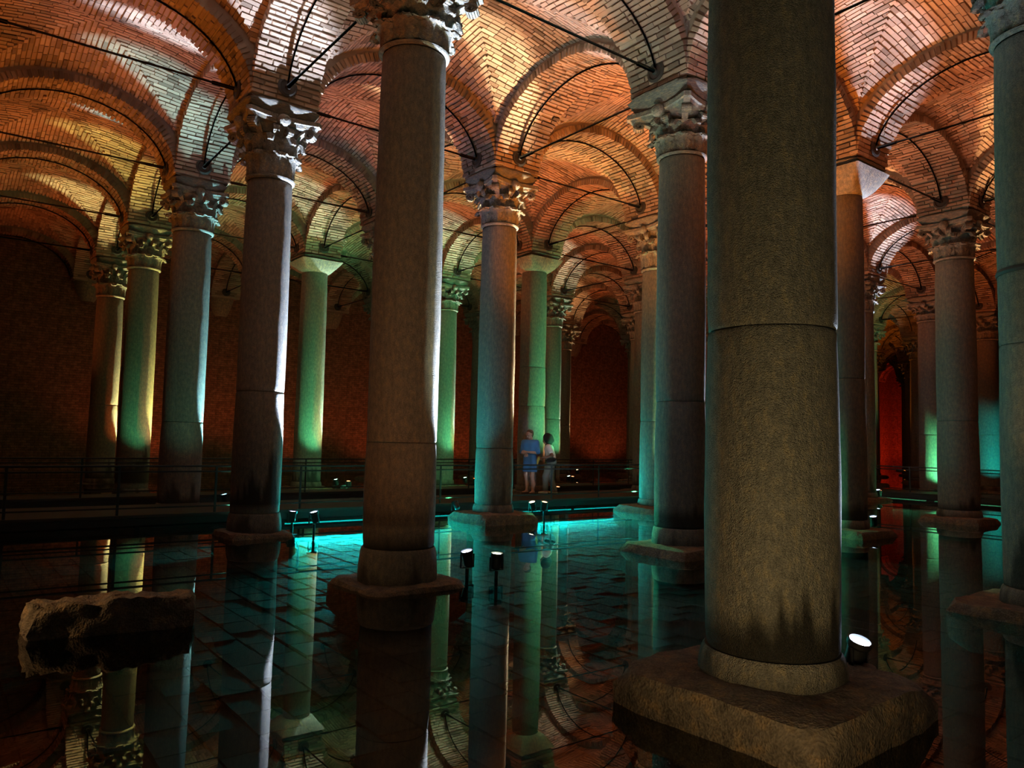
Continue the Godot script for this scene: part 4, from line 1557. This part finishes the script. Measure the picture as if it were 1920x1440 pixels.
		body.append([an + Vector3(0, -0.04, -0.02), an + Vector3(0.02 * e, -0.058, 0.15), 0.04, 0.026])
	skin(s, body, 0.014, 0.014, one)
	for h in arms:
		hand(s, h[0], h[1], Vector3(-h[2], 0, 0.0), 1.0, 0.55, one)
	head(s, hc, hf, Vector3.UP, one)
	inst("body", s.mesh(), skin_b, p)
	s = Acc.new()
	skin(s, [[Vector3(0, 0.94, -0.03), Vector3(0, 1.05, -0.02), 0.155, 0.145], [Vector3(-0.06, 1.05, -0.02), Vector3(-0.08, 1.24, 0.03), 0.12, 0.128], [Vector3(0.06, 1.05, -0.02), Vector3(0.08, 1.24, 0.03), 0.12, 0.128],
		[Vector3(-0.15, 1.295, 0.03), Vector3(0.15, 1.295, 0.03), 0.072, 0.072], [Vector3(0.175, 1.29, 0.03), Vector3(0.215, 1.17, -0.045), 0.066, 0.07], [Vector3(-0.175, 1.29, 0.03), Vector3(-0.205, 1.17, 0.045), 0.066, 0.07]], 0.014, 0.016, one, 0.93, 1.375)
	inst("shirt", s.mesh(), cloth(lin(0.75, 0.72, 0.64)), p)
	s = Acc.new()
	var legs := []
	for e in [-1.0, 1.0]:
		var hip := Vector3(0.08 * e, 0.86, -0.04)
		var kn := Vector3(0.09 * e, 0.48, 0.10 if e > 0 else 0.0)
		var an := Vector3(0.09 * e, 0.06, 0.10 if e > 0 else -0.16)
		legs.append([hip, kn, 0.105, 0.085])
		legs.append([kn, an, 0.085, 0.075])
	legs.append([Vector3(0, 0.90, -0.04), Vector3(0, 0.96, -0.03), 0.158, 0.15])
	skin(s, legs, 0.014, 0.016, one, 0.075, 0.985)
	inst("trousers", s.mesh(), cloth(lin(0.16, 0.18, 0.15)), p)
	s = Acc.new()
	skin(s, [[hc + Vector3(0, 0.05, -0.05), hc + Vector3(0, 0.07, -0.02), 0.135, 0.125], [hc + Vector3(0.0, -0.03, -0.10), hc + Vector3(0, -0.08, -0.09), 0.11, 0.08], [hc + Vector3(0.07, 0.0, -0.05), hc + Vector3(-0.07, 0.0, -0.05), 0.10, 0.10]], 0.010, 0.02, one)
	inst("hair", s.mesh(), cloth(lin(0.012, 0.010, 0.009)), p)
	eyes(p, hc, hf, Vector3.UP)
	s = Acc.new()
	for e in [-1.0, 1.0]:
		var an := Vector3(0.09 * e, 0.016, 0.10 if e > 0 else -0.16)
		skin(s, [[an + Vector3(0, 0, -0.03), an + Vector3(0.02 * e, 0, 0.16), 0.044, 0.04]], 0.009, 0.01, one, 0.0, 0.04)
	inst("shoes", s.mesh(), cloth(lin(0.55, 0.45, 0.30)), p)
	# what they carry
	s = Acc.new()
	skin(s, [[Vector3(0.15, 0.95, -0.12), Vector3(0.20, 0.91, 0.03), 0.065, 0.055], [Vector3(-0.10, 0.96, -0.17), Vector3(0.10, 0.96, -0.17), 0.03, 0.03]], 0.010, 0.012, one)
	var bag := inst("waist_bag", s.mesh(), cloth(lin(0.012, 0.012, 0.013)), self, p.transform)
	tag(bag, "black waist bag worn at the hip over grey trousers", "bag")
	s = Acc.new()
	s.box(Transform3D(Basis(Vector3.RIGHT, -0.3), Vector3(0.02, 0.90, 0.335)), Vector3(0.22, 0.26, 0.05), one, 0.012)
	var card := inst("paper_bag", s.mesh(), cloth(lin(0.62, 0.52, 0.10)), self, p.transform)
	tag(card, "pale yellow paper bag held in front of the white t-shirt", "paper bag")


# ------------------------------------------------------------------ ready
func _ready() -> void:
	noise.seed = 5
	noise.frequency = 0.01
	noise.fractal_octaves = 3
	# camera
	var cam := Camera3D.new()
	cam.name = "camera"
	cam.position = Vector3(0, EYE, 0)
	cam.rotation = Vector3(0.07314, LOOK, 0.02258)
	cam.fov = rad_to_deg(2.0 * atan(720.0 / FOCAL))
	cam.near = 0.05
	cam.far = 200.0
	add_child(cam)
	cam_basis = cam.basis
	# no daylight reaches the place
	var we := WorldEnvironment.new()
	we.name = "world"
	var env := Environment.new()
	env.background_mode = Environment.BG_COLOR
	env.background_color = Color(0, 0, 0)
	env.tonemap_mode = Environment.TONE_MAPPER_LINEAR
	env.tonemap_exposure = 1.0
	env.sdfgi_enabled = true
	env.ssao_enabled = true
	env.ssil_enabled = true
	we.environment = env
	add_child(we)

	make_materials()
	build_floor()
	build_walls()
	var bays := []
	var arches := []
	for i in range(-3, 12):
		for j in range(-2, 6):
			var p := pixel(plan(i + 0.5, j + 0.5, SPRING + 1.0))
			var d := plan(i + 0.5, j + 0.5).length()
			var seen := p.z > 0 and p.x > -900 and p.x < 2800
			if seen or d < 9.0:
				bays.append(Vector2i(i, j))
	var had := {}
	for b in bays:
		for a in [Vector3i(b.x, b.y, 0), Vector3i(b.x, b.y, 1), Vector3i(b.x + 1, b.y, 1), Vector3i(b.x, b.y + 1, 0)]:
			if not had.has(a):
				had[a] = 1
				arches.append(a)
	build_ceiling(bays, arches)
	build_columns()
	var rods := []
	for a in arches:
		var m := pixel(plan(a.x + (0.5 if a.z == 0 else 0.0), a.y + (0.5 if a.z == 1 else 0.0), SPRING + 0.2))
		if m.z > 0 and m.z < 34 and m.x > -150 and m.x < 2080 and m.y > -250 and a.y < 6:
			var q := Vector2i(a.x + 1, a.y) if a.z == 0 else Vector2i(a.x, a.y + 1)
			var n0 := nick(a.x, a.y)
			var n1 := nick(q.x, q.y)
			if n0 != "" and n1 != "" and not (n0.begins_with("the picture") and n1.begins_with("the picture")):
				var to := n1
				if n0.begins_with("the picture"):
					to = n1
					n0 = "the picture edge"
				elif n1.begins_with("the picture"):
					to = "the picture edge"
				rods.append([a, "iron rod from " + n0.trim_prefix("the ") + " to " + to.trim_prefix("the ")])
	build_rods(rods)
	build_lamps()
	build_walkways()
	build_block()
	build_people()
	print("bays %d arches %d rods %d" % [bays.size(), arches.size(), rods.size()])
